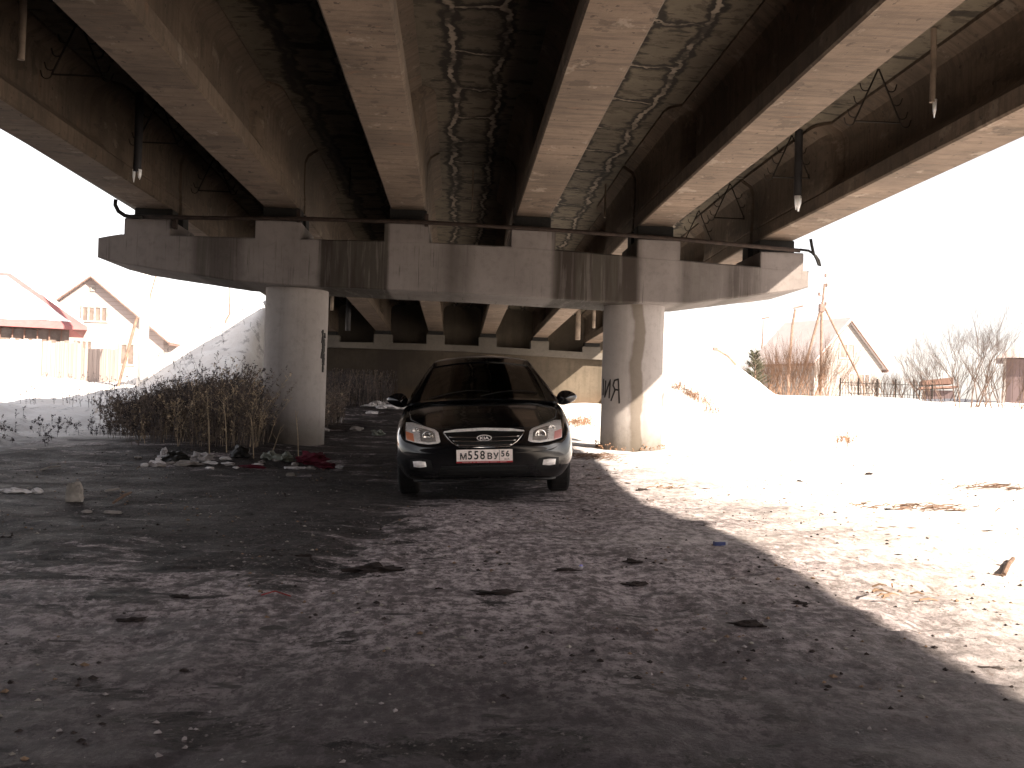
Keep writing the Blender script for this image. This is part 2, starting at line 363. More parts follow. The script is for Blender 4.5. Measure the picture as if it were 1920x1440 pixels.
    h = a.ma('ADD', a.ma('MULTIPLY', mid, .35), a.ma('ADD', a.ma('MULTIPLY', fine, .35), a.ma('ADD', a.ma('MULTIPLY', n22, .25), a.ma('MULTIPLY', n45, .08))))
    a.bump(h, .8, .07)
    return a.m
M['ground'] = ground_mat()
g = MB(); g.v = vs_; g.f = fs_; g.mi = [0]*len(fs_)
g.build('snowy_ground', M['ground'], smooth=True, fix=False, kind='structure', label='snow and dirty trodden ice ground under and around the overpass')
# ------------------------------------------------------------------ overpass
bridge = empty('overpass_bridge', (0, 0, 0), label='concrete road overpass on two round columns with six girders per span', cat='bridge')
SL1, SL2 = .006, -.0205
def sl(y): return (SL1 if y < 17 else SL2)*(y-17)
PZ = [3.88, 3.97, 4.02, 3.98, 3.90, 3.74]     # soffit height of each girder at the pier (y = 17)
BT = [3.66, 3.70, 3.735, 3.70, 3.62, 3.49]    # pedestal tops
HG = 1.10
def girder(i, y0, y1, solid):
    """T-shaped girder: wide bulb below, thin web with thick end blocks, haunch above"""
    xc = PX(i); rings = []
    def ring(y, hw):
        z = PZ[i]+sl(y); b = .29; f = max(hw, .1)
        half = [(b-.02, 0), (b, .02), (b, .20), (max(hw, b-.03) if hw > .25 else b-.02, .225), (hw+.015, .36 if hw < .25 else .24), (hw, .40), (hw, HG-.24), (hw+.05, HG-.12), (hw+.2, HG-.02), (hw+.2, HG+.02)]
        return [Vector((xc+x, y, z+h)) for x, h in half]+[Vector((xc-x, y, z+h)) for x, h in half[::-1]]
    st = []
    L = y1-y0; e = 3.6
    for t in (0, e-.35, e-.18, e-.06, e): st.append((y0+t, .275 if t < e-.3 else (.25 if t < e-.1 else (.17 if t < e-.01 else .10))))
    n = 7
    for k in range(1, n): st.append((y0+e+(L-2*e)*k/n, .10))
    for t in (e, e-.06, e-.18, e-.35, 0): st.append((y1-t, .275 if t < e-.3 else (.25 if t < e-.1 else (.17 if t < e-.01 else .10))))
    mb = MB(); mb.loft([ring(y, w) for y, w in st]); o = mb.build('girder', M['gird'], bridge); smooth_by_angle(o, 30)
    return o
SP0 = (-28.0, -5.8); SP1 = (-5.6, 17.02); SP2 = (17.18, 39.9)  # SP0 is an unseen span behind the camera, added to shade the foreground
for i in range(6):
    for (a_, b_) in (SP0, SP1, SP2):
        gd = girder(i, a_, b_, True)
        if a_ < -20: continue
        for yb in ((b_-.42,) if a_ < 0 else (a_+.05, b_-.42)):
            z = PZ[i]+sl(yb)
            mb = MB()
            bt = BT[i]+.003 if yb < 20 else z-.13
            mb.box((PX(i)-.30, yb, bt), (PX(i)+.30, yb+.36, z-.002), .01)
            mb.build('bearing_pad', M['black'], gd)
# slabs follow the crown of the girders
def slab(y0, y1):
    cr = [DECKX0, PX(0), PX(1), PX(2), PX(3), PX(4), PX(5), DECKX1]
    zz = [PZ[0]-.02]+PZ+[PZ[5]-.06]
    rings = []
    ny = 8
    mb = MB()
    for k in range(ny+1):
        y = y0+(y1-y0)*k/ny; dz = sl(y)
        bot = [Vector((x, y, z+HG+dz)) for x, z in zip(cr, zz)]; top = [Vector((x, y, z+HG+dz+.2)) for x, z in zip(cr, zz)][::-1]
        rings.append(bot+top)
    mb.loft(rings); return mb.build('deck_slab', M['slab'], bridge)
slab(-28.0, -5.7); slab(-5.68, 17.09); slab(17.11, 40.4)  # first slab tops the added, unseen span behind the camera
# kerbs and railing on the deck: their shadow falls on the snow
M['rail'] = simple('grey_rail_steel', (.3, .3, .3), .5, .5)
for sx, x, zb in ((-1, DECKX0+.15, PZ[0]), (1, DECKX1-.15, PZ[5]-.02)):
    mb = MB()
    for (a_, b_) in ((-5.6, 40.4),):
        mb.add([(x-.12, a_, zb+HG+.2+sl(a_)), (x+.12, a_, zb+HG+.2+sl(a_)), (x+.12, b_, zb+HG+.2+sl(b_)), (x-.12, b_, zb+HG+.2+sl(b_)),
                (x-.12, a_, zb+HG+.34+sl(a_)), (x+.12, a_, zb+HG+.34+sl(a_)), (x+.12, b_, zb+HG+.34+sl(b_)), (x-.12, b_, zb+HG+.34+sl(b_))],
               [(0,3,2,1),(4,5,6,7),(0,1,5,4),(1,2,6,5),(2,3,7,6),(3,0,4,7)])
    mb.build('kerb', M['wallcap'], bridge)
# pier cap
capx0, capx1 = -5.72, 5.72
top = [(capx0, 3.33), (capx0+.35, 3.40), (PX(1), 3.42), (PX(2), 3.45), (PX(3), 3.42), (PX(4), 3.32), (PX(5), 3.22), (capx1, 3.20)]
CAPY0, CAPY1 = 16.3, 17.9
bot = [(capx1, 2.93), (capx1-.15, 2.88), (3.75, 2.60), (2.6, 2.58), (0, 2.645), (-2.7, 2.68), (-3.62, 2.72), (-5.35, 2.93), (capx0, 3.02)]
mb = MB()
def inset(poly, d):
    cx = sum(p[0] for p in poly)/len(poly); cz = sum(p[1] for p in poly)/len(poly)
    return [(p[0]-d*(1 if p[0] > cx else -1), p[1]-d*(1 if p[1] > cz else -1)) for p in poly]
# denser outline with slightly broken arrises
def dens(poly, st=.12, amp=.006):
    out = []
    for i in range(len(poly)):
        a_, b_ = poly[i], poly[(i+1) % len(poly)]; L = math.dist(a_, b_); n = max(1, int(L/st))
        for k in range(n):
            t = k/n; x = a_[0]+(b_[0]-a_[0])*t; z = a_[1]+(b_[1]-a_[1])*t
            out.append((x, z+amp*noi(x*5, z*5, 4)))
    return out
cp = dens(top+bot)
rr = []
for y, d in ((CAPY0, .02), (CAPY0+.02, 0), (CAPY1-.02, 0), (CAPY1, .02)): rr.append([Vector((p[0], y, p[1])) for p in inset(cp, d)])
mb.loft(rr)
cap = mb.build('pier_cap', M['cap'], bridge)
for i in range(6):
    tz = [3.40, 3.42, 3.45, 3.42, 3.32, 3.22][i]
    mb = MB(); mb.box((PX(i)-.36, CAPY0+.004, tz-.06), (PX(i)+.36, CAPY1-.1, BT[i]), .012)
    mb.build('pedestal', M['cap'], cap)
CX = [(-2.70), (2.98)]
for ci, cx in enumerate(CX):
    n = 48; rings = []
    for k in range(15):
        z = -.4+(2.70+.4)*k/14
        rings.append([Vector((cx+(.515+.005*noi(math.cos(w)*3, math.sin(w)*3, z*2))*math.cos(w), 17.1+(.515+.005*noi(math.cos(w)*3, math.sin(w)*3, z*2))*math.sin(w), z)) for w in [2*math.pi*j/n for j in range(n)]])
    mb = MB(); mb.loft(rings); col = mb.build('column', M['col'], bridge, smooth=True)
    smooth_by_angle(col, 40)
    def wrap(a_deg, z, r=.523): w = R(-90+a_deg); return Vector((cx+r*math.cos(w), 17.1+r*math.sin(w), z))
    if ci == 1:
        def stroke(pts, wd=.014):
            mb = MB(); pp = []
            for (a1, z1), (a2, z2) in zip(pts[:-1], pts[1:]):
                for k in range(5): pp.append((a1+(a2-a1)*k/5, z1+(z2-z1)*k/5))
            pp.append(pts[-1])
            g_.tube([wrap(a, z, .517) for a, z in pp], wd, 6)
        g_ = MB()
        z0 = 1.02
        stroke([(-68, z0+.30), (-70, z0+.02), (-54, z0+.31), (-56, z0+.0)])
        stroke([(-36, z0+.33), (-34.5, z0+.15), (-33, z0-.08)]); stroke([(-36, z0+.32), (-44, z0+.30), (-47, z0+.22), (-43, z0+.15), (-34.5, z0+.14)]); stroke([(-42, z0+.15), (-51, z0-.04)])
        stroke([(-77, z0+.33), (-78, z0+.05)])
        g_.build('graffiti', M['paint_blk'], col)
    else:
        g_ = MB(); random.seed(3)
        for k in range(26):
            a0 = 66+random.uniform(-3, 6); zt = 2.02-.022*k*1.1; g_.tube([wrap(a0+random.uniform(-2, 2), zt, .512), wrap(a0+random.uniform(-2, 3), zt-random.uniform(.05, .12), .513)], random.uniform(.012, .024), 5)
        g_.build('peeled_patch', M['paint_blk'], col, label='dark peeled scar down the side of the column')
        g_ = MB()
# abutment
AY = 39.7
ab_b = [PZ[i]+sl(AY)-.13 for i in range(6)]
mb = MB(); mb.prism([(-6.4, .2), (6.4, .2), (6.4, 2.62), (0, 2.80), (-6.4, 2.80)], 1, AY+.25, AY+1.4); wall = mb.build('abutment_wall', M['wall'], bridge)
mb = MB(); mb.prism([(-6.2, 2.803), (0, 2.803), (6.25, 2.623), (6.25, 2.88), (PX(3), 3.03), (PX(2), 3.06), (-6.2, 3.02)], 1, AY-.05, AY+1.1); acap = mb.build('abutment_cap', M['wallcap'], bridge)
for i in range(6):
    mb = MB(); mb.box((PX(i)-.36, AY-.046, 2.8), (PX(i)+.36, AY+.6, ab_b[i]), .012); mb.build('pedestal', M['wallcap'], acap)
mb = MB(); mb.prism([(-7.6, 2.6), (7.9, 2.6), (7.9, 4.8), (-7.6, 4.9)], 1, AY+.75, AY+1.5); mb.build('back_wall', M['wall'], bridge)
for sx in (-1, 1):
    mb = MB(); x0, x1 = (6.403, 11.5) if sx > 0 else (-7.7, -6.403)
    mb.prism([(x0, .3), (x1, .3), (x1, 1.2 if sx > 0 else 3.0), (x0, 2.9)], 1, AY+.3, AY+.75); mb.build('wing_wall', M['wall'] if sx < 0 else M['wallcap'], bridge)
# conduit along the pier
pts = [at(px, py, 16.22) for px, py in ((244, 406), (400, 409), (560, 410), (800, 417), (1035, 431), (1270, 448), (1500, 470))]
mb = MB(); mb.tube(pts, .034, 8); cond = mb.build('conduit', M['rust'], bridge, smooth=True)
mb = MB(); mb.tube([at(px, py, 16.2) for px, py in ((217, 374), (216, 384), (222, 396), (234, 404), (248, 407), (268, 407))], .032, 8); mb.build('cable', M['black'], bridge, smooth=True)
mb = MB(); mb.tube([at(px, py, 16.2) for px, py in ((1500, 468), (1516, 470), (1526, 476), (1531, 486), (1535, 497), (1538, 499), (1536, 489), (1530, 480), (1524, 476))], .02, 6)
mb.tube([at(px, py, 16.2) for px, py in ((1520, 448), (1522, 460), (1526, 478))], .024, 6); mb.build('cable', M['black'], bridge, smooth=True)
for px, py in ((560, 400), (800, 408), (327, 412)):
    p = at(px, py, 16.26); mb = MB(); mb.box((p.x-.03, p.y-.03, p.z-.14), (p.x+.03, p.y+.1, p.z+.06), .005); mb.build('pipe_clamp', M['rust'], bridge)
# drain pipes hanging under the deck
def slabz(x, y):
    t = (x-PX(0))/2.045; i = max(0, min(4, int(t))); f = t-i
    return PZ[i]*(1-f)+PZ[i+1]*f+HG+sl(y)
def drain(x, y, zb, r, mat, ice=0):
    mb = MB(); mb.tube([(x, y, slabz(x, y)+.02), (x+.005, y, (zb+slabz(x, y))/2), (x, y, zb)], r, 12); o = mb.build('drain_pipe', mat, bridge, smooth=False); smooth_by_angle(o, 50)
    if ice:
        for k in range(ice):
            a_ = random.uniform(0, 6.28); q = r*.75; L = random.uniform(.08, .2)
            mb = MB(); mb.tube([(x+q*math.cos(a_), y+q*math.sin(a_), zb+.03), (x+q*math.cos(a_), y+q*math.sin(a_), zb-L*.5), (x+q*math.cos(a_)*.9, y+q*math.sin(a_), zb-L)], [.025, .018, .004], 6)
            mb.build('icicle', M['ice'], o, smooth=True)
random.seed(5)
p = at(1495, 372, 14); drain(p.x, 14, p.z, .055, M['pipe_dark'], 4)
p = at(1748, 192, 10); drain(p.x, 10, p.z, .030, M['pipe_pale'], 1)
p = at(257, 322, 14); drain(p.x, 14, p.z, .055, M['pipe_dark'], 4)
p = at(39, 112, 10); drain(p.x, 10, p.z, .035, M['pipe_pale'])
p = at(885, 396, 18.2); drain(p.x, 18.2, p.z, .014, M['pipe_pale'])
p = at(1134, 408, 18.6); drain(p.x, 18.6, p.z, .02, M['pipe_pale'])
p = at(1359, 440, 19.5); drain(p.x, 19.5, p.z, .02, M['pipe_pale'], 1)
p = at(655, 368, 18.4); drain(p.x, 18.4, p.z, .014, M['pipe_dark'])
for px, py, y in ((1113, 615, 30), (622, 582, 30)): p = at(px, py, y); drain(p.x, y, p.z, .05, M['pipe_pale'])
for px, py, y in ((1083, 637, 34), (652, 620, 34)): p = at(px, py, y); drain(p.x, y, p.z, .09, M['pipe_dark'] if px < 900 else M['pipe_pale'])
# triangular cable hangers of bent rebar
def hanger(x, y, flip=1):
    zt = slabz(x, y)+.01; w = .27; h = .62; L = []
    mb = MB(); r = .011
    mb.tube([(x, y, zt), (x-w, y, zt-h)], r, 5); mb.tube([(x, y, zt), (x+w, y, zt-h)], r, 5); mb.tube([(x-w, y, zt-h), (x+w, y, zt-h)], r, 5)
    for sx in (-1, 1):
        for k, t in enumerate((.35, .6, .85, 1.0)):
            px, pz = x+sx*w*t, zt-h*t; q = []
            for a_ in range(0, 181, 30):
                w_ = R(180+a_); q.append((px+sx*(.055-.055*math.cos(R(a_))), y, pz-.05*math.sin(R(a_))+.0))
            q.append((q[-1][0]+sx*.012, y, q[-1][2]+.04)); mb.tube(q, .008, 4)
    mb.build('cable_hanger', M['iron'], bridge)
for px, py, y in ((1640, 130, 11.3), (1475, 270, 14.3), (1366, 355, 17.6), (1303, 410, 19.9)):
    hanger(4.72, y)
for y in (8.4, 11.3, 14.3, 17.6): hanger(-4.25, y, -1)
# ------------------------------------------------------------------ car
def carpaint():
    a = MT('black_car_paint'); v = a.pos(obj=True); n = a.noise(v, 3, 6, .65); X, Y, Z = a.sep(v)
    dust = a.ma('MULTIPLY', a.mr(a.ma('ADD', Z, a.ma('MULTIPLY', n, .25)), .62, .28), a.mr(n, .35, .7))
    a.base(a.mix(a.ma('MULTIPLY', dust, .16), (.004, .004, .005), (.07, .06, .05))); a.rough(a.ma('ADD', .14, a.ma('MULTIPLY', dust, .4)))
    a.p.inputs['Coat Weight'].default_value = .9; a.p.inputs['Coat Roughness'].default_value = .05; a.p.inputs['Specular IOR Level'].default_value = .25
    return a.m
M['paint'] = carpaint()
def glassy(name, tint, tr, rough=.02):
    a = MT(name); t = a.N('ShaderNodeBsdfTransparent'); t.inputs[0].default_value = (*tint, 1)
    gl = a.N('ShaderNodeBsdfGlossy'); gl.inputs['Roughness'].default_value = rough; gl.inputs['Color'].default_value = (1, 1, 1, 1)
    mxs = a.N('ShaderNodeMixShader')
    lw = a.N('ShaderNodeLayerWeight'); lw.inputs[0].default_value = .5
    a.L(a.ma('ADD', a.ma('MULTIPLY', a.ma('POWER', lw.outputs['Facing'], 4.0), .55), .03), mxs.inputs[0]); a.L(t.outputs[0], mxs.inputs[1]); a.L(gl.outputs[0], mxs.inputs[2]); a.L(mxs.outputs[0], a.out.inputs[0])
    return a.m
M['glass'] = glassy('car_glass', (.2, .21, .2), .5); M['lens'] = glassy('lamp_lens', (.93, .93, .93), .9, .04)
M['chrome'] = simple('chrome', (.75, .73, .70), .12, 1, .05); M['satin'] = simple('lamp_reflector', (.86, .82, .80), .3, .15, .14, 30)
M['plastic'] = simple('black_plastic', (.008, .008, .008), .45); M['tyre'] = simple('tyre_rubber', (.012, .011, .011), .85, 0, .4, 30, .3)
M['rim'] = simple('wheel_alloy', (.35, .34, .33), .35, .8); M['amber'] = simple('amber_lamp', (.75, .28, .15), .25, 0, .1)
M['pinklamp'] = simple('rose_lamp', (.75, .36, .34), .25, 0, .1)
M['bezel'] = simple('lamp_bezel', (.48, .45, .43), .22, .5, .3, 40); M['seat'] = simple('grey_seat_cloth', (.10, .095, .09), .9); M['dash'] = simple('dark_dashboard', (.02, .02, .02), .7)
M['plate'] = simple('plate_white', (.86, .77, .73), .45, 0, .08, 30); M['ink'] = simple('plate_ink', (.01, .008, .008), .5); M['red'] = simple('plate_frame_red', (.33, .025, .03), .45, 0, .1)
M['palepink'] = simple('faded_lettering', (.62, .34, .33), .5, 0, .1)
car = empty('parked_car', (.295, 9.36, 0), R(-1.75), label='black four-door saloon parked facing us between the columns, number plate on front', cat='car')
car.rotation_euler = (R(.2), R(-2.5), R(-1.0)); car.location.z = terr(.295, 10.5, False)+.005
ST = [  # y, bottom hw, widest hw, shoulder hw, bottom z, widest z, shoulder z, centre z
 (0.00, .46, .54, .50, .27, .40, .50, .535), (.035, .60, .67, .61, .22, .41, .545, .59), (.10, .70, .775, .69, .19, .43, .60, .655),
 (.22, .755, .835, .745, .18, .45, .665, .715), (.42, .775, .858, .775, .18, .47, .725, .78), (.75, .78, .868, .785, .18, .49, .80, .855),
 (1.10, .78, .868, .79, .18, .5, .865, .925), (1.45, .78, .868, .795, .18, .5, .90, .955), (2.2, .78, .868, .80, .18, .52, .915, .96),
 (3.1, .78, .868, .79, .18, .52, .935, .98), (3.8, .78, .86, .775, .19, .54, .945, 1.0), (4.2, .75, .83, .73, .22, .54, .93, .99), (4.40, .68, .75, .66, .27, .54, .87, .93), (4.47, .56, .62, .56, .34, .54, .80, .85)]
def half(s):
    y, wb, w, ws, zb, zm, zs, zt = s
    return [(0, zb), (wb*.6, zb), (wb*.93, zb), (wb, zb+.05), (w, zm-.1), (w, zm), (w-.008, zm+(zs-zm)*.45), (w-.022, zs-.07), (ws+.02, zs-.022), (ws-.03, zs), (ws*.80, zs+(zt-zs)*.30+.004), (ws*.66, zs+(zt-zs)*.75), (ws*.34, zt-.004), (0, zt)]
mb = MB(); rings = []
for s in ST:
    h = half(s); rings.append([Vector((x, s[0], z)) for x, z in h]+[Vector((-x, s[0], z)) for x, z in h[1:-1][::-1]])
mb.loft(rings, caps=False); n = len(rings[0]); nh = 14
for base, rv in ((0, 0), ((len(rings)-1)*n, 1)):
    def Rr(i): return base+i
    def Ll(i): return base+(n-i if 0 < i < nh-1 else i)
    for i in range(nh-1):
        q = [Rr(i), Rr(i+1), Ll(i+1), Ll(i)]; q2 = []
        for k in q:
            if k not in q2: q2.append(k)
        mb.f.append(tuple(q2)); mb.mi.append(0)
body = mb.build('body', M['paint'], car)
sm = body.modifiers.new('s', 'SUBSURF'); sm.levels = 3; sm.render_levels = 3
cut = MB()
for y in (.86, 3.47):
    for sx in (-1, 1): cut.tube([(sx*.55, y, .33), (sx*1.1, y, .33)], .365, 40)
cutter = cut.build('cutter', M['plastic'], car)
bo = body.modifiers.new('b', 'BOOLEAN'); bo.operation = 'DIFFERENCE'; bo.object = cutter; bo.solver = 'EXACT'
bpy.context.view_layer.update(); dg = bpy.context.evaluated_depsgraph_get()
me = bpy.data.meshes.new_from_object(body.evaluated_get(dg)); body.modifiers.clear(); body.data = me
me.materials.clear(); me.materials.append(M['paint']); me.polygons.foreach_set('material_index', [0]*len(me.polygons))
bpy.data.objects.remove(cutter); smooth_by_angle(body, 38)
bmt = bmesh.new(); bmt.from_mesh(me); BV = BVHTree.FromBMesh(bmt)
def hit(x, z, off):
    h = BV.ray_cast(Vector((x, -1, z)), Vector((0, 1, 0)))
    return Vector((x, (h[0].y if h[0] else .3)-off, z))
def lerpc(c, t):
    """point at fraction t of polyline c"""
    L = [0]
    for a_, b_ in zip(c[:-1], c[1:]): L.append(L[-1]+math.dist(a_, b_))
    d = t*L[-1]
    for k in range(len(c)-1):
        if d <= L[k+1]+1e-9:
            u = (d-L[k])/(L[k+1]-L[k]); return tuple(c[k][j]+(c[k+1][j]-c[k][j])*u for j in range(2))
    return c[-1]
def patch(name, lo, hi, off, mat, parent, mirror=1, nu=14, nv=8, dome=0.0, th=.02, **k):
    mb = MB(); fr = []; bk = []
    for j in range(nv+1):
        for i in range(nu+1):
            a_ = lerpc(lo, i/nu); b_ = lerpc(hi, i/nu); t = j/nv
            x = a_[0]+(b_[0]-a_[0])*t; z = a_[1]+(b_[1]-a_[1])*t
            e = min(1, 4*min(i/nu, 1-i/nu, j/nv, 1-j/nv)); 
            pf = hit(mirror*x, z, off+dome*math.sqrt(max(0, e))); fr.append(pf); bk.append(hit(mirror*x, z, off-th))
    w = nu+1; N = len(fr); fs = []
    for j in range(nv):
        for i in range(nu):
            q = (j*w+i, j*w+i+1, (j+1)*w+i+1, (j+1)*w+i); fs.append(q); fs.append(tuple(x+N for x in q[::-1]))
    edge = [i for i in range(w)]+[j*w+nu for j in range(1, nv+1)]+[nv*w+i for i in range(nu-1, -1, -1)]+[j*w for j in range(nv-1, 0, -1)]
    for p_, q_ in zip(edge, edge[1:]+edge[:1]): fs.append((p_, q_, q_+N, p_+N))
    mb.add(fr+bk, fs); o = mb.build(name, mat, parent, **k); smooth_by_angle(o, 40); return o
# headlights
lo = [(.405, .553), (.43, .537), (.52, .530), (.64, .548), (.728, .572)]; hi = [(.425, .635), (.452, .662), (.58, .700), (.68, .728), (.748, .728)]
for sx in (-1, 1):
    hl = patch('headlight', lo, hi, .004, M['satin'], car, sx, dome=.004)
    cx, cz = (.535, .607)
    for (qx, qz, rr_, mat, nm) in ((.525, .600, .052, M['chrome'], 'reflector'), (.64, .655, .032, M['chrome'], 'reflector')):
        mb = MB(); rg = []
        yb = hit(sx*qx, qz, .0).y
        for k, (rad, dy) in enumerate(((rr_, -.016), (rr_*.97, -.022), (rr_*.8, -.016), (rr_*.5, -.010), (rr_*.18, -.008), (rr_*.15, -.02), (.002, -.024))):
            rg.append([Vector((sx*qx+rad*math.cos(w), yb+dy+.45*(rad*math.cos(w)*sx if sx else 0)*.5, qz+rad*math.sin(w))) for w in [2*math.pi*j/24 for j in range(24)]])
        mb.loft(rg); mb.build('reflector', mat, hl, smooth=True)
    patch('bezel', [(.445, .556), (.52, .548), (.60, .562)], [(.46, .640), (.54, .668), (.615, .680)], .007, M['bezel'], hl, sx, 8, 6, dome=.003, th=.004)
    patch('indicator', [(.648, .557), (.722, .575)], [(.662, .628), (.738, .650)], .012, M['amber'] if sx < 0 else M['pinklamp'], hl, sx, 6, 5)
    patch('lens', [(x, z) for x, z in lo], hi, .016, M['lens'], hl, sx, dome=.018, th=.012)
    # fog lamp
    fg = patch('fog_lamp', [(.535, .325), (.60, .318), (.655, .325)], [(.545, .372), (.60, .380), (.662, .376)], .006, M['satin'], car, sx, 8, 6, dome=.008)
    fo = patch('fog_lamp_recess', [(.47, .285), (.58, .285), (.69, .30)], [(.50, .385), (.58, .400), (.69, .392)], .003, M['plastic'], car, sx, 10, 6)
# grille
gr_ = patch('grille', [(-.235, .505), (0, .497), (.235, .505)], [(-.375, .632), (0, .645), (.375, .632)], .004, M['plastic'], car, 1, 24, 8)
for k, t in enumerate((.12, .42, .70)):
    xw = .25+(.375-.25)*t-.012; z = .505+(.632-.505)*t
    mb = MB(); mb.tube([hit(-xw+2*xw*i/24, z-.006*(1-(2*i/24-1)**2), .012) for i in range(25)], .0045, 6); mb.build('grille_bar', M['chrome'], gr_, smooth=True)
patch('chrome_strip', [(-.378, .634), (0, .648), (.378, .634)], [(-.372, .646), (-.26, .664), (0, .674), (.26, .664), (.372, .646)], .012, M['satin'], gr_, 1, 24, 3)
# side rims of the grille
for sx in (-1, 1):
    mb = MB(); mb.tube([hit(sx*x, z, .01) for x, z in ((.375, .632), (.34, .59), (.30, .545), (.235, .503), (.12, .498), (0, .496))], .005, 6); mb.build('grille_rim', M['chrome'], gr_, smooth=True)
# oval badge with its letters
bc = hit(0, .582, .02)
mb = MB(); rg = []
for rx, rz, dy in ((.070, .030, .004), (.070, .030, -.006), (.064, .025, -.008), (.062, .023, -.002)):
    rg.append([Vector((bc.x+rx*math.cos(w), bc.y+dy, bc.z+rz*math.sin(w))) for w in [2*math.pi*j/32 for j in range(32)]])
mb.loft(rg); badge = mb.build('badge', M['satin'], gr_, smooth=False)
mb = MB(); mb.loft([[Vector((bc.x+.0615*math.cos(w), bc.y+dy, bc.z+.0225*math.sin(w))) for w in [2*math.pi*j/32 for j in range(32)]] for dy in (-.0025, -.004)]); mb.build('badge_field', M['plastic'], badge)
def text_mesh(name, txt, size, loc, mat, parent, ext=.001, sx=1.0, align='CENTER', off=0.0, rot=None):
    cu = bpy.data.curves.new('t', 'FONT'); cu.body = txt; cu.size = size; cu.extrude = ext; cu.align_x = align; cu.offset = off; cu.resolution_u = 3
    to = bpy.data.objects.new('t', cu); S.collection.objects.link(to); bpy.context.view_layer.update()
    me = bpy.data.meshes.new_from_object(to.evaluated_get(bpy.context.evaluated_depsgraph_get())); bpy.data.objects.remove(to)
    for v in me.vertices: v.co = Vector((v.co.x*sx, -v.co.z, v.co.y))
    me.materials.clear(); me.materials.append(mat); me.name = name
    o = bpy.data.objects.new(name, me); S.collection.objects.link(o); o.parent = parent; o.location = loc
    if rot: o.rotation_euler = rot
    return o
text_mesh('lettering', 'KIA', .036, (bc.x, bc.y-.0055, bc.z-.0128), M['satin'], badge, .001, 1.5, off=.0008)
# plate
py_ = hit(0, .415, .0).y-.035; pz0, pz1 = .372, .478
mb = MB(); mb.box((-.262, py_, .356), (.262, py_+.02, .484), .004); pf = mb.build('number_plate', M['plastic'], car)
mb = MB(); mb.box((-.258, py_-.004, pz0), (.258, py_+.004, pz1), .002); mb.build('plate_field', M['plate'], pf)
mb = MB(); mb.box((-.260, py_-.006, .3555), (.260, py_+.006, .3715), .002); mb.build('plate_frame', M['red'], pf)
yl = py_-.0052
for t, s, x, z, w in (('М', .078, -.195, .390, 1.0), ('5', .109, -.133, .390, .86), ('5', .109, -.076, .390, .86), ('8', .109, -.019, .390, .86), ('В', .078, .047, .390, 1.0), ('У', .078, .105, .390, 1.0), ('5', .075, .168, .412, .95), ('6', .075, .212, .412, .95)):
    text_mesh('lettering', t, s, (x, yl, z), M['ink'], pf, .0008, w, off=.0018)
text_mesh('lettering', 'RUS', .024, (.205, yl, .378), M['ink'], pf, .0006, 1.1)
mb = MB(); mb.box((.134, py_-.0055, pz0+.004), (.1375, py_-.003, pz1-.004)); mb.build('divider', M['ink'], pf)
mb = MB(); random.seed(12)
for x0, x1 in ((-.205, -.145), (-.138, -.115), (-.105, -.085), (-.072, .042), (.052, .112), (.120, .128), (.142, .205)):
    x = x0
    while x < x1-.004: mb.box((x, py_-.0075, .3595+random.uniform(0, .001)), (min(x1, x+.0055), py_-.0055, .3675-random.uniform(0, .0015))); x += .0075
mb.build('lettering', M['palepink'], pf)
# lower intake, bumper crease, splitter
li = patch('lower_intake', [(-.43, .225), (0, .222), (.43, .225)], [(-.40, .325), (0, .33), (.40, .325)], .003, M['plastic'], car, 1, 20, 5)
for z in (.25, .28, .305):
    mb = MB(); mb.tube([hit(-.41+.82*i/16, z, .008) for i in range(17)], .004, 5); mb.build('intake_bar', M['plastic'], li)
mb = MB(); mb.tube([Vector((x, hit(x, .215, 0).y+.01 if abs(x) < .66 else .2, .19)) for x in [-.66+1.32*i/20 for i in range(21)]], .014, 6); mb.build('lip', M['plastic'], car, smooth=True)
# panel gaps of bonnet and bumper
mb = MB()
for sx in (-1, 1):
    g1 = []
    for x, y in ((.44, .16), (.60, .30), (.70, .50), (.735, .8), (.735, 1.1)):
        h = BV.ray_cast(Vector((sx*x, y, 2)), Vector((0, 0, -1))); g1.append(h[0]+Vector((0, 0, .0005)))
    mb.tube(g1, .0035, 4)
h2 = []
for i in range(17):
    x = -.44+.88*i/16; h = BV.ray_cast(Vector((x, .155-.03*(1-(x/.44)**2), 2)), Vector((0, 0, -1))); h2.append(h[0])
mb.tube(h2, .0035, 4); mb.build('bonnet_gap', M['plastic'], car)
# greenhouse : one curved surface split into pillars, roof and panes
NS, NT = 36, 8
def interp(tab, s):
    for a_, b_ in zip(tab[:-1], tab[1:]):
        if s <= b_[0]:
            t = (s-a_[0])/(b_[0]-a_[0]); return [a_[k]+(b_[k]-a_[k])*t for k in range(1, len(a_))]
    return list(tab[-1][1:])
